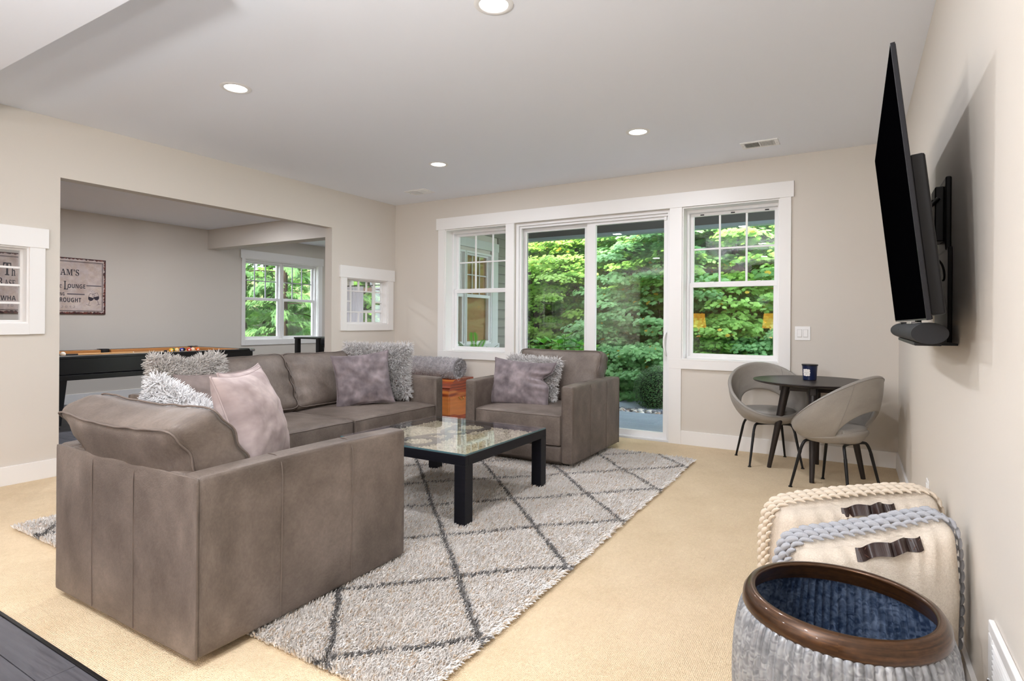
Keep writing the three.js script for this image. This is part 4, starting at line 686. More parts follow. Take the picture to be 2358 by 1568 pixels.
// ------------------------------------------------------------------ small fittings
{
  const sw = thing('light_switch', 'white double light switch on the wall right of the windows', 'switch', [4.868, 1.121, 0]);
  mesh('plate', bb(-.062, .062, -.062, .062, 0, .006, .002), M.whitePlastic, sw);
  for (const s of [-1, 1]) { mesh('frame', bb(s * .024 - .019, s * .024 + .019, -.036, .036, .005, .008, .001), std({ color: 0xd9d7d4, roughness: .4 }), sw); mesh('rocker', bb(s * .024 - .016, s * .024 + .016, -.032, .032, .006, .012, .002), M.whitePlastic, sw); }
  const oc = thing('outlet_cover', 'white outlet cover low on the right wall above the farther pouf', 'outlet', [W, .375, 2.25]);
  mesh('plate', bb(-.007, 0, -.058, .058, -.037, .037, .002), M.whitePlastic, oc); for (const s of [-1, 1]) mesh('socket', bb(-.01, -.006, s * .022 - .014, s * .022 + .014, -.017, .017, .002), M.whitePlastic, oc);
  const dark = std({ color: 0x3a3a3a, roughness: .9 });
  const vent = (label, x0, x1, z0, z1, tilt) => {
    const t = thing('ceiling_vent', label, 'vent', [(x0 + x1) / 2, H, (z0 + z1) / 2]), a = (x1 - x0) / 2, b = (z1 - z0) / 2;
    mesh('frame', [bb(-a, a, -.007, 0, -b, -b + .03, .002), bb(-a, a, -.007, 0, b - .03, b, .002), bb(-a, -a + .03, -.007, 0, -b + .0305, b - .0305, .002), bb(a - .03, a, -.007, 0, -b + .0305, b - .0305, .002), bb(-.006, .006, -.007, 0, -b + .02, b - .02, .001)], M.whitePlastic, t);
    mesh('dark_sheet', bb(-a + .028, a - .028, -.001, 0, -b + .028, b - .028, 0), dark, t);  // flat dark sheet stands for the opening behind the slats
    for (let k = 0; k < 24; k++) { const x = lerp(-a + .036, a - .036, k / 23); if (Math.abs(x) < .008) continue; mesh('slat', bb(-.0012, .0012, -.0055, .0055, -b + .028, b - .028, 0).rotateZ(x < 0 ? tilt : -tilt).translate(x, -.0055, 0), M.whitePlastic, t); }
    for (const s of [-1, 1]) mesh('screw', rod([s * (a - .014), -.009, 0], [s * (a - .014), -.006, 0], .004), M.chrome, t);
  };
  vent('small white ceiling vent nearer the left wall, by the window wall', .672, .978, .39, .6, .7); vent('white slatted ceiling vent at the right, above the window by the dining table', 4.416, 4.712, .398, .588, .55);
  const gr = thing('wall_grille', 'white slatted return air grille low on the right wall beside the drum', 'vent', [W, .27, 4.16]);
  mesh('frame', [bb(-.014, 0, .122, .155, -.34, .34, .004), bb(-.014, 0, -.155, -.122, -.34, .34, .004), bb(-.014, 0, -.1215, .1215, -.34, -.307, .004), bb(-.014, 0, -.1215, .1215, .307, .34, .004)], M.whitePlastic, gr);
  mesh('backing', bb(-.002, 0, -.13, .13, -.32, .32, 0), std({ color: 0x8b8b8b, roughness: .9 }), gr);
  for (let k = 0; k < 18; k++) mesh('slat', bb(-.0105, -.0012, -.0055, .0055, -.308, .308, .0006).rotateZ(.5).translate(0, lerp(-.114, .114, k / 17), 0), M.whitePlastic, gr);
  for (const s of [-1, 1]) mesh('screw', new THREE.SphereGeometry(.006, 10, 8).translate(-.014, 0, s * .323), M.chrome, gr);
}

// ------------------------------------------------------------------ billiard room: table, balls, cues, sign, stool
{
  const X0 = -3.5, X1 = -2.05, Z0 = .65, Z1 = 3.25, T = .80, t = thing('pool_table', 'black pool table with tan cloth in the billiard room behind the sofa', 'pool table', [0, 0, 0]);
  const lac = phys({ color: 0x07080d, roughness: .28, clearcoat: .4, clearcoatRoughness: .2 }), felt = std({ color: 0xb08f6a, roughness: 1 }), rail = std({ color: 0xb07a45, roughness: .9 });
  const side = (n, ...b) => mesh(n, bb(...b, .006), lac, t);
  side('cabinet_side', X1 - .05, X1, T - .2, T - .025, Z0 + .03, Z1 - .03); side('cabinet_side', X0, X0 + .05, T - .2, T - .025, Z0 + .03, Z1 - .03); side('cabinet_end', X0 + .03, X1 - .03, T - .2, T - .025, Z0, Z0 + .05); side('cabinet_end', X0 + .03, X1 - .03, T - .2, T - .025, Z1 - .05, Z1);
  side('ledge', X0 + .01, X1 - .012, T - .265, T - .205, Z0 + .01, Z1 - .01);
  for (const [a, b, c, d] of [[X1 - .1, X1 + .012, Z0 + .1, Z1 - .1], [X0 - .012, X0 + .1, Z0 + .1, Z1 - .1], [X0 + .1, X1 - .1, Z0 - .012, Z0 + .1], [X0 + .1, X1 - .1, Z1 - .1, Z1 + .012]]) side('top_rail', a, b, T - .03, T, c, d);
  mesh('bed', bb(X0 + .05, X1 - .05, T - .06, T - .045, Z0 + .05, Z1 - .05, 0), felt, t);
  const zm = (Z0 + Z1) / 2;
  for (const [a, b, c, d] of [[X1 - .15, X1 - .1, Z0 + .16, zm - .06], [X1 - .15, X1 - .1, zm + .06, Z1 - .16], [X0 + .1, X0 + .15, Z0 + .16, zm - .06], [X0 + .1, X0 + .15, zm + .06, Z1 - .16], [X0 + .16, X1 - .16, Z0 + .1, Z0 + .15], [X0 + .16, X1 - .16, Z1 - .15, Z1 - .1]]) mesh('cushion_rail', bb(a, b, T - .045, T - .004, c, d, .006), rail, t);
  for (const [x, z] of [[X1 - .07, zm], [X0 + .07, zm], [X1 - .09, Z0 + .09], [X0 + .09, Z0 + .09], [X1 - .09, Z1 - .09], [X0 + .09, Z1 - .09]]) mesh('pocket', lathe([[.058, .012], [.07, .014], [.07, -.05], [.058, -.05], [.056, .01]], 28).translate(x, T - .008, z), M.black, t);
  for (const [x, z] of [[X1, Z0], [X0, Z0], [X1, Z1], [X0, Z1]]) mesh('corner_cap', softBox(.085, .04, .085, .018, [8, 6, 8]).translate(x - Math.sign(x + 2.8) * .028, T - .015, z - Math.sign(z - zm) * .028), M.chrome, t);
  for (const x of [X1 - .16, X0 + .16]) for (const z of [Z0 + .26, Z1 - .27]) { const g = new THREE.BoxGeometry(.2, T - .30, .2, 1, 6, 1); warp(g, (v) => { const k = lerp(.62, 1, (v.y + .25) / .5); v.x *= k; v.z *= k; }); g.computeVertexNormals(); mesh('leg', boxUV(g.toNonIndexed()).translate(x, (T - .30) / 2 + .04, z), lac, t); mesh('foot', lathe([[0, 0], [.07, 0], [.072, .012], [.03, .03], [.025, .06], [0, .06]], 24).translate(x, 0, z), M.black, t); }

  const cols = [['yellow', 0xe8b422], ['cream and yellow striped', 0xe9c977], ['dark blue', 0x1b2b8a], ['red', 0xc0301f], ['white and orange striped', 0xeac9a4], ['orange', 0xe0651f]], at = [[-2.78, 1.405], [-2.80, 1.318], [-2.82, 1.24], [-2.79, 1.155], [-2.80, 1.095], [-2.78, 1.035]];
  const ballG = new THREE.SphereGeometry(.0286, 28, 20), ring = new THREE.CircleGeometry(.011, 20).translate(0, 0, .0288), white = phys({ color: 0xf3efe4, roughness: .12, clearcoat: .6 });
  const B = (label, mat, x, z, k) => { const b = thing('billiard_ball', label, 'ball', [x, T - .045 + .0286, z]); mesh('shell', ballG, mat, b); if (k !== undefined) { const num = canvasTex(64, 64, (c) => { c.fillStyle = '#f5f1e6'; c.fillRect(0, 0, 64, 64); c.fillStyle = '#111'; c.font = 'bold 44px sans-serif'; c.textAlign = 'center'; c.fillText(k, 32, 48); }); const q = mesh('number_disc', ring, std({ map: num, roughness: .2 }), b); q.rotation.set(-.15, 1.2, 0); } return b; };
  const ord = ['leftmost in the racked row', 'second from the left in the racked row', 'third from the left in the racked row', 'third from the right in the racked row', 'second from the right in the racked row', 'rightmost in the racked row'];
  cols.forEach(([n, c], i) => B(n + ' billiard ball, ' + ord[i], phys({ color: c, roughness: .12, clearcoat: .6 }), ...at[i], ['1', '9', '2', '3', '13', '5'][i]));
  for (const [i, x, z, n, c] of [[0, -2.86, 1.34, 'green', 0x0e5a33], [1, -2.87, 1.19, 'black', 0x0a0a0a], [2, -2.86, 1.08, 'purple', 0x4a1f66]]) B(n + ' billiard ball half hidden in the second row of the rack', phys({ color: c, roughness: .12, clearcoat: .6 }), x, z);
  B('cream cue ball alone at the left end of the pool table', white, -2.86, 2.63);
  const cue = (label, a, b) => { const t = thing('billiard_cue', label, 'cue', [0, 0, 0]); mesh('shaft', rod(a, [lerp(a[0], b[0], .55), a[1], lerp(a[2], b[2], .55)], .0065, .0095), std({ color: 0xd7ad74, roughness: .35 }), t); mesh('grip', rod([lerp(a[0], b[0], .55), a[1], lerp(a[2], b[2], .55)], b, .0096, .0145), M.black, t); mesh('tip', rod(a, [lerp(a[0], b[0], .012), a[1], lerp(a[2], b[2], .012)], .0067, .0068), white, t); };
  cue('billiard cue lying along the far cushion of the pool table', [-3.05, T - .034, 1.75], [-3.0, T - .03, 2.95]); cue('billiard cue lying along the near cushion of the pool table', [-2.5, T - .034, 1.55], [-2.62, T - .03, 2.85]);
  const ch = thing('cue_chalk', 'small dark chalk block on the near rail of the pool table', 'chalk', [-2.13, T, 1.83]); mesh('block', bb(-.012, .012, 0, .022, -.012, .012, .002), std({ color: 0x2a2f3a, roughness: .9 }), ch);

  // sign
  const sg = canvasTex(1530, 795, (c) => {
    const w = 1530, h = 795; c.fillStyle = '#cfc2bf'; c.fillRect(0, 0, w, h);
    let q = 12345; const r = () => (q = (q * 16807) % 2147483647) / 2147483647;
    for (let k = 0; k < 2600; k++) { c.fillStyle = ['rgba(232,222,218,.10)', 'rgba(150,120,108,.06)', 'rgba(196,160,140,.07)'][k % 3]; const s = 6 + 50 * r(); c.beginPath(); c.ellipse(r() * w, r() * h, s, s * (.3 + r()), r() * 3, 0, 7); c.fill(); }
    const rust = (x0, y0, x1, y1, d, n) => { for (let k = 0; k < n; k++) { const t = r(), x = x0 + (x1 - x0) * t, y = y0 + (y1 - y0) * t, s = 2 + d * r() * r(); c.fillStyle = ['rgba(74,30,26,.75)', 'rgba(52,26,28,.8)', 'rgba(120,54,36,.6)'][k % 3]; c.beginPath(); c.ellipse(x + (x0 === x1 ? (r() - .5) * 10 : 0), y + (y0 === y1 ? (r() - .5) * 10 : 0), s * 1.5, s, r() * 3, 0, 7); c.fill(); } };
    rust(0, 4, w, 4, 15, 700); rust(0, h - 8, w, h - 8, 22, 900); rust(w - 5, 0, w - 5, h, 18, 500); rust(5, 0, 5, h, 18, 400);
    c.strokeStyle = '#45383a'; c.lineWidth = 8; c.strokeRect(40, 50, w - 80, h - 92); c.lineWidth = 3; c.strokeRect(52, 60, w - 104, h - 112);
    c.fillStyle = '#2e2a31'; c.textBaseline = 'alphabetic';
    const put = (s, x0, x1, y, size, font = 'bold', fam = 'serif') => { c.font = font + ' ' + size + 'px ' + fam; const m = c.measureText(s).width; c.save(); c.translate(x0, y); c.scale((x1 - x0) / m, 1); c.fillText(s, 0, 0); c.restore(); };
    put("AM'S", 965, 1196, 250, 120); put('c', 955, 985, 430, 88); put('L', 1004, 1060, 452, 168, 'bold'); put('OUNGE', 1050, 1273, 428, 80, 'bold', 'sans-serif'); put('NG', 958, 1019, 538, 64, 'bold', 'sans-serif'); put('ROUGHT', 955, 1219, 627, 86, 'bold', 'sans-serif'); c.fillStyle = '#85797c'; put('2 0 1 2', 973, 1150, 708, 40, '', 'sans-serif'); put('E D', 384, 450, 707, 38, '', 'sans-serif'); c.fillStyle = '#2e2a31';
    put('T', 338, 425, 300, 232); put('h', 424, 470, 304, 150); put('B', 284, 335, 440, 150); put('ASE', 352, 470, 438, 112); put('WHA', 315, 474, 627, 86, 'bold', 'sans-serif');
    for (const [x0, x1, y, d] of [[1281, 1474, 376, 14], [1046, 1261, 503, 16]]) { c.fillStyle = '#8d8388'; c.fillRect(x0, y, x1 - x0, d * .5); c.fillStyle = '#3c343a'; c.fillRect(x0, y + d * .5, x1 - x0, d * .55); }
    const glass = (x, y, a) => { c.save(); c.translate(x, y); c.rotate(a); c.strokeStyle = c.fillStyle = '#2e2530'; c.lineWidth = 4; c.beginPath(); c.moveTo(-30, -72); c.bezierCurveTo(-44, 0, -26, 26, 0, 28); c.bezierCurveTo(26, 26, 44, 0, 30, -72); c.closePath(); c.stroke(); c.beginPath(); c.moveTo(-35, -22); c.bezierCurveTo(-36, 8, -22, 26, 0, 28); c.bezierCurveTo(22, 26, 36, 8, 35, -22); c.closePath(); c.fill(); c.beginPath(); c.moveTo(0, 28); c.lineTo(0, 92); c.moveTo(-28, 96); c.lineTo(28, 96); c.stroke(); c.restore(); };
    glass(1338, 572, .3); glass(1413, 560, -.3); c.fillStyle = '#5a4c52'; for (const [x, y] of [[1350, 470], [1362, 455], [1374, 478], [1382, 462], [1390, 486], [1358, 486]]) { c.beginPath(); c.arc(x, y, 3, 0, 7); c.fill(); }
  });
  const s = thing('wall_sign', 'rusty-edged vintage metal lounge sign with two wine glasses on the billiard room wall', 'sign', [-4.25, 1.275, 0]);
  mesh('sign_back', bb(.012, .022, 0, .795, 1.57, 3.1, .001), std({ color: 0x3d2a26, roughness: .8 }), s); mesh('spacer', [bb(0, .012, .1, .14, 1.7, 1.74), bb(0, .012, .65, .69, 1.7, 1.74), bb(0, .012, .1, .14, 2.9, 2.94), bb(0, .012, .65, .69, 2.9, 2.94)], M.black, s);
  mesh('printed_face', new THREE.PlaneGeometry(1.53, .795).rotateY(Math.PI / 2).translate(.0225, .3975, 2.335), std({ map: sg, roughness: .6 }), s);

  // pub table and stool by the billiard window
  const pt = thing('pub_table', 'tall black pub table partly hidden by the opening edge, under the billiard room window', 'table', [-2.58, 0, -.98]);
  mesh('table_top', bb(-.3, .3, .898, .922, -.3, .3, .004), M.black, pt); for (const x of [-.26, .26]) for (const z of [-.25, .25]) mesh('leg', bb(x - .035, x + .035, 0, .898, z - .035, z + .035, .004), M.black, pt);
  const st = thing('bar_stool', 'black padded bar stool at the tall pub table in the billiard room', 'stool', [-2.05, 0, -.93]), pad = phys({ color: 0x17181c, roughness: .35 });
  mesh('seat', softBox(.38, .09, .38, .035, [14, 6, 14]).translate(0, .655, 0), pad, st); mesh('backrest', softBox(.40, .12, .07, .03, [14, 8, 6], (v) => { v.z += .9 * v.x * v.x; }).translate(0, .86, .17), pad, st); mesh('back_rail', tube([[-.2, .775, .19], [0, .775, .23], [.2, .775, .19]], .009, 20, 8), M.blackMetal, st);
  for (const x of [-.15, .15]) { mesh('back_post', rod([x, .66, .17], [x, .84, .19], .009), M.blackMetal, st); for (const z of [-.15, .15]) mesh('leg', rod([x, .62, z], [x * 1.35, 0, z * 1.35], .012), M.blackMetal, st); } mesh('foot_ring', new THREE.TorusGeometry(.235, .008, 8, 40).rotateX(Math.PI / 2).translate(0, .24, 0), M.blackMetal, st);

  // blinds and curtains of the wing windows
  const tan = std({ color: 0xb08a5e, roughness: .9 }), pinkc = std({ color: 0xb98f86, roughness: .95 });
  for (const [z0, z1, l] of [[-2.33, -1.65, 'tan roller blind behind the right sash of the wing window seen through the left window'], [-1.575, -.75, 'tan roller blind behind the left sash of the wing window seen through the left window']]) { const b = thing('roller_blind', l, 'blind', [-.092, 0, 0]); mesh('fabric', bb(-.001, .001, .86, 2.3, z0, z1, 0), tan, b); mesh('roller', rod([-.0, 2.31, z0 - .025], [-.0, 2.31, z1 + .025], .018), tan, b); mesh('hem_bar', bb(-.005, .005, .85, .87, z0, z1), tan, b); }
  const folds = (w, h, n, amp) => { const g = new THREE.PlaneGeometry(w, h, n * 8, 6), p = g.attributes.position; for (let i = 0; i < p.count; i++) p.setZ(i, amp * Math.sin(p.getX(i) / w * n * 6.283) * (1 + .15 * nz(p.getX(i) * 9, p.getY(i) * 2, 1))); g.computeVertexNormals(); return g; };
  const cu = thing('curtain', 'pinkish folded curtain at the edge of the wing window', 'curtain', [-.135, 1.55, -1.76]); mesh('drape', folds(.22, 1.5, 4, .018).rotateY(Math.PI / 2), Object.assign(pinkc, { side: THREE.DoubleSide }), cu); mesh('rod', rod([0, .77, -.14], [0, .77, .14], .01), M.whitePlastic, cu);
  const wc = thing('curtain', 'white folded curtain behind the small inside window by the corner', 'curtain', [-3.85, 1.3, -2.93]); mesh('drape', folds(.62, 1.25, 8, .02), std({ color: 0xe4e2e6, roughness: .9, side: THREE.DoubleSide }), wc); mesh('rod', rod([-.34, .64, 0], [.95, .64, 0], .01), M.blackMetal, wc);
}

// ------------------------------------------------------------------ outside: patio, porch roof, planting, woods
{
  const pav = tex(512, (u, v) => { const a = fbm(u, v, 3, 3, 4, 801), l = vnoise(u * 3, v * 90, 3, 90, 805), k = fbm(u, v, 120, 120, 2, 807); return mixc([118, 128, 144], [176, 186, 204], clamp(.5 * a + .25 * l + .3 * k, 0, 1)); }, true, 1.6);
  const patio = struct('patio'); mesh('slab', bb(-.1, 7.5, -.35, -.05, -2.02, -.225, .004), std({ map: pav, roughness: .75 }), patio);
  mesh('border', bb(-.1, 7.5, -.35, -.06, -3.6, -2.45, .004), std({ map: pav, roughness: .85 }), patio);
  const porch = struct('porch_roof'); mesh('beam', bb(.02, 7.6, 2.66, 3.0, -3.12, -3.0, .004), M.porch, porch); mesh('beam_trim', bb(.02, 7.6, 2.612, 2.66, -3.13, -2.97, .004), M.porchTrim, porch); mesh('porch_ceiling', bb(.02, 7.6, 2.9, 3.05, -3.1, -.225, 0), M.soffit, porch);
  mesh('porch_post', bb(6.9, 7.05, -.06, 2.66, -3.12, -2.98, .004), M.trim, porch);
  const outer = struct('wall_outer'); mesh('wall_board', bb(W + .2, 7.6, -.3, 3.05, -.225, -.05, 0), M.siding, outer);

  const litter = tex(512, (u, v) => { const a = fbm(u, v, 8, 8, 4, 821), b = fbm(u, v, 60, 60, 3, 823); return mixc([58, 74, 32], [120, 128, 66], clamp(.5 * a + .6 * b - .1, 0, 1)); }, true, 2);
  const hill = (x, z) => -.14 + Math.max(0, -z - 3.4) ** 1.25 * .13 + .12 * nz(x * .5, z * .5, 3) * Math.min(1, Math.max(0, (-z - 3) / 2)) + Math.max(0, -x - 5) * .08;
  { const g = new THREE.PlaneGeometry(44, 40, 110, 100).rotateX(-Math.PI / 2).translate(0, 0, -6), p = g.attributes.position; for (let i = 0; i < p.count; i++) { const x = p.getX(i), z = p.getZ(i), in_ = x > -4.6 && z > -3.3 || x > -.2 && z > -3.55; p.setY(i, in_ ? -.45 : hill(x, z)); } g.computeVertexNormals(); const u = g.attributes.uv; for (let i = 0; i < p.count; i++) u.setXY(i, p.getX(i), p.getZ(i)); const f = struct('ground'); mesh('forest_floor', g, std({ map: litter, roughness: 1 }), f); }

  // river stones between patio and border
  const stoneG = [0, 1, 2, 3].map((s) => { const g = new THREE.IcosahedronGeometry(1, 2), p = g.attributes.position, v = V(); for (let i = 0; i < p.count; i++) { v.fromBufferAttribute(p, i); v.multiplyScalar(1 + .25 * nz(v.x * 1.3 + s * 5, v.y * 1.3, v.z * 1.3)); p.setXYZ(i, v.x, v.y * .62, v.z); } return smooth(g); });
  const stoneM = [0xd9d2cc, 0xb6aea8, 0x8e8f96, 0xe8e4de, 0xa4897a, 0x6f7076].map((c) => std({ color: c, roughness: .7 }));
  const bed = thing('stone_bed', 'strip of pale river stones along the patio edge outside the door', 'stones', [0, 0, 0]); mesh('bed_soil', bb(.06, 7.5, -.35, -.085, -2.45, -2.02, 0), std({ color: 0x4e4a44, roughness: 1 }), bed);
  for (let k = 0; k < 230; k++) { const x = rr(1.7, 3.9), z = rr(-2.43, -2.03), s = rr(.016, .042), m = mesh('stone', stoneG[k % 4], stoneM[Math.floor(rnd() * 6)], bed); m.position.set(x, -.085 + s * .45, z); m.scale.setScalar(s); m.rotation.y = rnd() * 6; }

  // leaves
  const leafM = phys({ color: 0xffffff, roughness: .75, transmission: .38, thickness: 0, side: THREE.DoubleSide });
  const fan = (out, bend) => { const pos = [0, 0, .02], ix = []; out.forEach(([x, z]) => pos.push(x, -bend * (x * x + z * z), z)); for (let i = 1; i < out.length; i++) ix.push(0, i, i + 1); ix.push(0, out.length, 1); const g = new THREE.BufferGeometry().setAttribute('position', new THREE.Float32BufferAttribute(pos, 3)); g.setIndex(ix); g.computeVertexNormals(); return g; };
  const mapleLeaf = fan([[.06, -.45], [.42, -.30], [.30, -.08], [.62, .10], [.36, .24], [.40, .55], [.16, .44], [0, .85], [-.16, .44], [-.40, .55], [-.36, .24], [-.62, .10], [-.30, -.08], [-.42, -.30], [-.06, -.45]].reverse(), .22);
  const ovalLeaf = fan([[0, -.5], [.24, -.25], [.31, .05], [.2, .36], [0, .62], [-.2, .36], [-.31, .05], [-.24, -.25]].reverse(), .3);
  const bark = (lo, hi, s) => std({ map: tex(256, (u, v) => mixc(lo, hi, fbm(u, v, 30, 5, 4, s)), true, .5), roughness: 1 }), barkDark = bark([40, 32, 26], [92, 78, 66], 841), barkPale = bark([110, 100, 88], [168, 158, 142], 851);
  const PAL = { lime: [[.16, .36, .03], [.42, .66, .10]], mid: [[.13, .35, .04], [.38, .68, .14]], cool: [[.12, .34, .10], [.35, .64, .26]], dark: [[.08, .26, .04], [.24, .5, .11]] };
  const mt = new THREE.Matrix4(), q = new THREE.Quaternion(), q2 = new THREE.Quaternion(), up = V(0, 1, 0), col = new THREE.Color(), nn = V();
  function foliage(parent, clusters, perCluster, size, pal, geo = mapleLeaf, name = 'foliage') {
    const n = clusters.length * perCluster, m = new THREE.InstancedMesh(geo, leafM, n), [lo, hi] = PAL[pal]; let i = 0;
    for (const [cx, cy, cz, rx, ry] of clusters) {
      const tone = rnd();
      for (let k = 0; k < perCluster; k++) {
        const a = rnd() * 6.283, r = Math.sqrt(rnd()), x = cx + Math.cos(a) * r * rx, z = cz + Math.sin(a) * r * rx, y = cy + gauss() * ry - .25 * rx * r * r;
        nn.set(gauss() * .45 + Math.cos(a) * r * .35, 1, gauss() * .45 + Math.sin(a) * r * .35 + .6).normalize(); q.setFromUnitVectors(up, nn); q2.setFromAxisAngle(up, rnd() * 6.283); q.multiply(q2);
        const s = size * rr(.6, 1.25); mt.compose(V(x, y, z), q, V(s, s, s)); m.setMatrixAt(i, mt);
        const t = clamp(.6 * tone + .5 * rnd() - .05, 0, 1), warm = rnd() < .012; m.setColorAt(i++, warm ? col.setRGB(.75, .5, .05) : col.setRGB(lerp(lo[0], hi[0], t), lerp(lo[1], hi[1], t), lerp(lo[2], hi[2], t)));
      }
    }
    m.name = name; m.userData = { kind: 'stuff' }; m.castShadow = m.receiveShadow = true; parent.add(m);
  }
  function tree(name, label, x, z, h, lean, r, pal, { n = 60, per = 90, size = .075, y0 = .5, spread = 1.3, mat = barkDark, geo = mapleLeaf, rx = .42 } = {}) {
    const t = thing(name, label, name.includes('shrub') ? 'shrub' : 'tree', [x, hill(x, z) - .05, z]), trunk = [[0, 0, 0], [lean * .3, h * .3, 0], [lean * .55, h * .55, .1], [lean, h, .05]];
    if (r) { const g = tube(trunk, r, 16, 9), p = g.attributes.position; for (let i = 0; i < p.count; i++) { const k = p.getY(i) / h, c = new THREE.Vector3(lerp(0, lean, k), p.getY(i), 0), f = 1 - .55 * k; p.setX(i, c.x + (p.getX(i) - c.x) * f); p.setZ(i, p.getZ(i) * f); } g.computeVertexNormals(); mesh('trunk', g, mat, t); }
    const cl = [];
    for (let k = 0; k < n; k++) { const y = lerp(y0, h, (k + rnd()) / n), f = y / h, R = spread * (r ? Math.sin(Math.min(1, .25 + f * .9) * 2.3) * .8 + .35 : Math.sqrt(Math.max(.05, 1 - f * f * .8))), a = rnd() * 6.283, d = R * Math.sqrt(rnd()); cl.push([lean * f + Math.cos(a) * d, y, Math.sin(a) * d, rx * rr(.7, 1.2), .05]); }
    for (let k = 0; k < (r ? 9 : 6); k++) { const c = cl[Math.floor(rnd() * n)], f = clamp(c[1] / h - .12, 0, 1); mesh('branch', tube([[lean * f, h * f, .03], [lerp(lean * f, c[0], .5), c[1] - .12, c[2] * .5], [c[0], c[1], c[2]]], r ? r * .22 : .008, 8, 5), mat, t); }
    foliage(t, cl, per, size, pal, geo); return t;
  }
  tree('maple_tree', 'lime green young maple with a dark leaning trunk outside the door\'s left pane', -.35, -5.0, 4.0, -.65, .075, 'lime', { n: 190, per: 130, size: .062, y0: .6, spread: 1.3, rx: .36 });
  tree('sapling', 'pale thin sapling with broad cool green leaves outside the door\'s right pane', 2.12, -5.0, 3.9, -.05, .022, 'cool', { n: 190, per: 100, size: .07, y0: .7, spread: 1.3, mat: barkPale, rx: .36 });
  const woods = [[-2.6, -6.2, 4.4, .3, .11, 'mid', 'mid green maple left of the leaning maple'], [.9, -6.6, 4.8, .1, .13, 'mid', 'straight dark-trunked maple behind the door\'s middle frame'], [3.4, -6.0, 4.3, -.2, .09, 'mid', 'mid green maple outside the right-hand window, to its left'], [4.9, -6.4, 4.5, .2, .1, 'cool', 'cool green maple outside the right-hand window, to its right'], [1.9, -8.2, 5.4, .2, .15, 'cool', 'tall maple deep in the woods beyond the sapling'], [-1.2, -8.6, 5.6, -.2, .16, 'lime', 'tall lime green maple deep in the woods behind the leaning maple'], [3.2, -9.2, 6, .1, .17, 'dark', 'tall dark green tree at the back of the woods, right'], [-4.2, -8.8, 6, .2, .16, 'dark', 'tall dark green tree at the back of the woods, far left'], [6.6, -8, 5.5, -.2, .14, 'mid', 'mid green maple at the right edge of the woods']];
  for (const [x, z, h, l, r, p, lab] of woods) tree('maple_tree', lab, x, z, h, l, r, p, { n: 230, per: 110, size: .08, y0: .4, spread: 1.75, rx: .45 });
  const back = [[-6.5, -11.5], [-3.2, -12], [-.2, -11.6], [2.6, -12], [5.4, -11.4], [8.4, -11.8]];
  back.forEach(([x, z], i) => tree('forest_tree', ['dark broad tree in the last row of the woods, leftmost', 'dark broad tree in the last row, second from left', 'dark broad tree in the last row, third from left', 'dark broad tree in the last row, third from right', 'dark broad tree in the last row, second from right', 'dark broad tree in the last row of the woods, rightmost'][i], x, z, 7.2, rr(-.3, .3), .2, i % 2 ? 'dark' : 'mid', { n: 190, per: 90, size: .13, y0: .3, spread: 2.5, rx: .75 }));
  const shrubs = [[-1.3, -4.1, 1.5, 'mid', 'knee-high green shrub at the left of the door view'], [.35, -4.2, 1.1, 'lime', 'low lime shrub below the leaning maple'], [1.35, -3.9, 1.5, 'cool', 'cool green shrub left of the round boxwood'], [2.3, -3.7, 1.0, 'cool', 'leafy shrub right behind the round boxwood'], [3.3, -4.2, 1.35, 'mid', 'mid green shrub at the lower left of the right-hand window'], [4.2, -4.3, 1.3, 'cool', 'cool green shrub at the lower right of the right-hand window'], [5.3, -4.6, 1.6, 'mid', 'shrub beyond the right edge of the right-hand window']];
  for (const [x, z, h, p, lab] of shrubs) tree('woodland_shrub', lab, x, z, h, 0, 0, p, { n: 60, per: 90, size: .06, y0: .08, spread: .8, rx: .26 });

  // clipped boxwood
  { const c = [2.74, .13, -2.75], R = .36, t = thing('boxwood', 'round clipped dark green boxwood beside the river stones', 'shrub', [c[0], -.1, c[2]]), m = new THREE.InstancedMesh(ovalLeaf, leafM, 9000); for (let i = 0; i < 9000; i++) { nn.set(gauss(), gauss() + .15, gauss()).normalize(); const r = R * (1 - .3 * rnd() ** 2) * (1 + .1 * nz(nn.x * 3, nn.y * 3, nn.z * 3)); const p = nn.clone().multiplyScalar(r).add(V(0, .3, 0)); if (p.y < .02) p.y = rr(.02, .2); nn.add(V(gauss() * .6, .4 + gauss() * .5, gauss() * .6)).normalize(); q.setFromUnitVectors(up, nn); q2.setFromAxisAngle(up, rnd() * 6.283); q.multiply(q2); const s = rr(.012, .024); mt.compose(p, q, V(s, s, s)); m.setMatrixAt(i, mt); const k = rnd() * rnd(); m.setColorAt(i, col.setRGB(lerp(.02, .2, k), lerp(.1, .42, k), lerp(.02, .12, k))); } m.name = 'foliage'; m.userData = { kind: 'stuff' }; t.add(m); mesh('dark_core', new THREE.IcosahedronGeometry(R * .78, 2).translate(0, .3, 0), std({ color: 0x0c1c08, roughness: 1 }), t); for (let k = 0; k < 4; k++) mesh('stem', rod([rr(-.05, .05), 0, rr(-.05, .05)], [rr(-.15, .15), .3, rr(-.15, .15)], .008), barkDark, t); }  // near-black ball fills the shaded inside of the bush
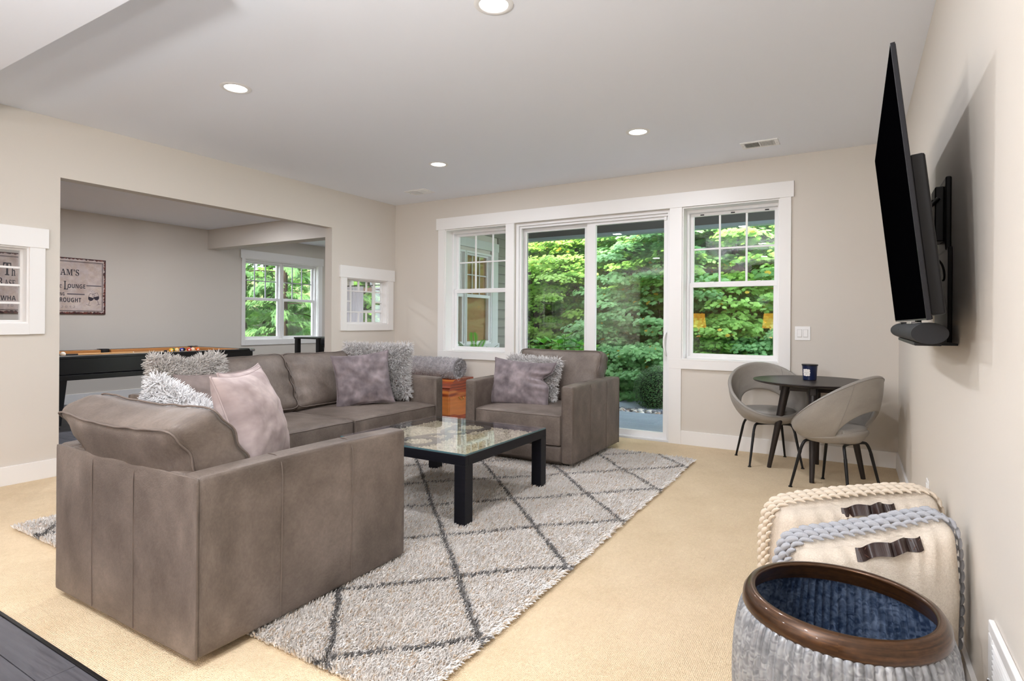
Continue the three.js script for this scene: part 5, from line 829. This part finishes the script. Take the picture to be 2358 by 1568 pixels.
  // hydrangea with large leaves
  { const t = thing('hydrangea', 'bright green large-leaved shrub just outside the door behind the armchair', 'shrub', [1.55, .03, -1.75]), L = fan([[0, -.5], [.2, -.34], [.34, -.05], [.3, .22], [.14, .46], [0, .66], [-.14, .46], [-.3, .22], [-.34, -.05], [-.2, -.34]].reverse(), .35), mats = [0x6cc72a, 0x8ade3c, 0x56b624, 0xa0ea58].map((c) => phys({ color: c, roughness: .5, transmission: .3, thickness: 0, side: THREE.DoubleSide })), st = std({ color: 0x5b7a35, roughness: .9 });
    for (let k = 0; k < 17; k++) { const a = k * 2.4, d = .12 + .42 * Math.sqrt(k / 17), x = Math.cos(a) * d * 1.1, z = Math.sin(a) * d * .6, h = .82 + .22 * rnd() - .2 * d; mesh('stem', tube([[x * .25, 0, z * .25], [x * .6, h * .5, z * .6], [x, h, z]], .006, 8, 5), st, t); for (let j = 0; j < 9; j++) { const m = mesh('leaf', L, mats[Math.floor(rnd() * 4)], t), b = j * 2.4 + k, y = h - .05 * Math.floor(j / 3) * 1.6; m.position.set(x + Math.cos(b) * .055, y, z + Math.sin(b) * .055); m.rotation.set(0, Math.PI / 2 - b, 0); m.rotateX(-.35 + .5 * rnd() - (j < 3 ? .35 : 0)); m.scale.setScalar(rr(.11, .17)); } } }
  // fern by the wing wall
  { const t = thing('fern', 'green fern with upright fronds outside the left-hand window', 'fern', [.84, .0, -.66]), g1 = std({ color: 0x66ab38, roughness: .8, side: THREE.DoubleSide }), stem = std({ color: 0x54702e, roughness: .9 });
    const fr = [[0, .06, 1.06], [-.9, .26, .96], [.9, .22, .97], [1.7, .30, .9], [2.6, .22, .86], [-1.8, .24, .88], [-2.7, .2, .9]];
    for (const [a, o, h] of fr) { const dx = Math.sin(a) * o, dz = Math.cos(a) * o * .6, c = new THREE.CatmullRomCurve3([V(0, 0, 0), V(dx * .2, h * .5, dz * .2), V(dx * .6, h * .85, dz * .6), V(dx * 1.2, h, dz * 1.2)]), f = mesh('frond', new THREE.TubeGeometry(c, 16, .003, 5), stem, t), leaf = []; for (let k = 0; k < 20; k++) { const u = .48 + k / 39, p = c.getPoint(Math.min(1, u)), tg = c.getTangent(Math.min(1, u)), s = .07 * Math.sin(Math.PI * Math.min(1, 1.12 - (u - .48) * 1.9)) + .01; for (const sd of [-1, 1]) { const w = V(Math.cos(a + .4) * sd, 0, -Math.sin(a + .4) * sd).addScaledVector(tg, .45).normalize().multiplyScalar(Math.abs(s)), e = tg.clone().multiplyScalar(.008); leaf.push(p.x, p.y, p.z, p.x + w.x * .4 + e.x, p.y + w.y * .4 + e.y, p.z + w.z * .4 + e.z, p.x + w.x, p.y + w.y, p.z + w.z, p.x, p.y, p.z, p.x + w.x, p.y + w.y, p.z + w.z, p.x + w.x * .4 - e.x, p.y + w.y * .4 - e.y, p.z + w.z * .4 - e.z); } } const g = new THREE.BufferGeometry().setAttribute('position', new THREE.Float32BufferAttribute(leaf, 3)); g.computeVertexNormals(); mesh('leaflets', g, g1, f); } }
  // conifers beyond the billiard room window
  const sprig = (() => { const pos = []; for (let k = 0; k < 7; k++) { const y = k / 7, s = .34 * (1 - y * .75); for (const d of [-1, 1]) pos.push(0, 0, y, d * s, -.05, y + .22, 0, 0, y + .09); } const g = new THREE.BufferGeometry().setAttribute('position', new THREE.Float32BufferAttribute(pos, 3)); g.computeVertexNormals(); return g; })();
  const needleM = phys({ color: 0xffffff, roughness: .8, transmission: .25, thickness: 0, side: THREE.DoubleSide });
  function conifer(label, x, z, h, R) {
    const t = thing('conifer', label, 'tree', [x, -.2, z]); mesh('trunk', rod([0, 0, 0], [.1, h, 0], .13, .04, 10), barkDark, t); const list = [];
    for (let k = 0; k < 62; k++) { const y = lerp(.3, h, k / 62), a = k * 2.4, L = R * (1 - .55 * y / h) * rr(.8, 1.15), dx = Math.cos(a), dz = Math.sin(a), P = (s) => V(dx * L * s, y + .25 * s - .55 * s * s, dz * L * s); if (k % 3 === 0) mesh('branch', tube([P(0), P(.5), P(1)], .014, 8, 5), barkDark, t); for (let j = 0; j < 300; j++) { const s = .15 + .85 * Math.sqrt(rnd()), p = P(s), off = gauss() * .3 * (1.15 - s); list.push([p.x - dz * off, p.y + gauss() * .04 - Math.abs(off) * .25, p.z + dx * off, a + off * 2.2 + gauss() * .3, .35 + .5 * s + gauss() * .2]); } }
    const m = new THREE.InstancedMesh(sprig, needleM, list.length), e = new THREE.Euler(); list.forEach(([px, py, pz, a, dr], i) => { q.setFromEuler(e.set(dr, Math.PI / 2 - a, gauss() * .3, 'YXZ')); const s = rr(.06, .13); mt.compose(V(px, py, pz), q, V(s, s, s)); m.setMatrixAt(i, mt); const k = clamp(rnd() * .7 + .4 * nz(px * 2, py * 2, pz * 2) + .1, 0, 1); m.setColorAt(i, col.setRGB(lerp(.03, .22, k), lerp(.13, .46, k), lerp(.04, .12, k))); }); m.name = 'foliage'; m.userData = { kind: 'stuff' }; t.add(m);
  }
  conifer('drooping green conifer outside the billiard room window, nearest the house', -6.6, -3.3, 5.5, 1.9); conifer('drooping green conifer outside the billiard room window, right side', -7.2, -5.6, 6, 2.1); conifer('drooping green conifer outside the billiard room window, left side', -7.6, -1.4, 6, 2.0); conifer('conifer farther back behind the other conifers', -9.5, -4.2, 7, 2.4);
  [[-11.5, -6.5], [-11, -3], [-11.5, .3], [-9.5, -9]].forEach(([x, z], i) => tree('forest_tree', ['broad green tree far behind the conifers, middle', 'broad green tree far behind the conifers, nearer the house', 'broad green tree far behind the conifers, leftmost', 'broad green tree far behind the pergola'][i], x, z, 7, 0, .18, 'mid', { n: 120, per: 80, size: .14, y0: .2, spread: 2.2, rx: .8 }));
  const pg = thing('wooden_pergola', 'brown wooden pergola outside the wing end window', 'pergola', [-4.6, 0, -4.6]), wood = std({ color: 0xa9744e, roughness: .8 });
  for (const x of [-1.4, .3, 1.9]) mesh('post', bb(x - .05, x + .05, -.3, 2.3, -.05, .05, .004), wood, pg); mesh('beam', bb(-1.7, 2.2, 1.93, 2.02, -.04, .04, .004), std({ color: 0x3a2820, roughness: .8 }), pg); mesh('beam', bb(-1.7, 2.2, 2.3, 2.45, -.05, .05, .004), wood, pg); for (let k = 0; k < 8; k++) mesh('rafter', bb(-1.6 + k * .5, -1.54 + k * .5, 2.45, 2.56, -1.6, .3, .004), wood, pg);
}

renderer.render(scene, camera);
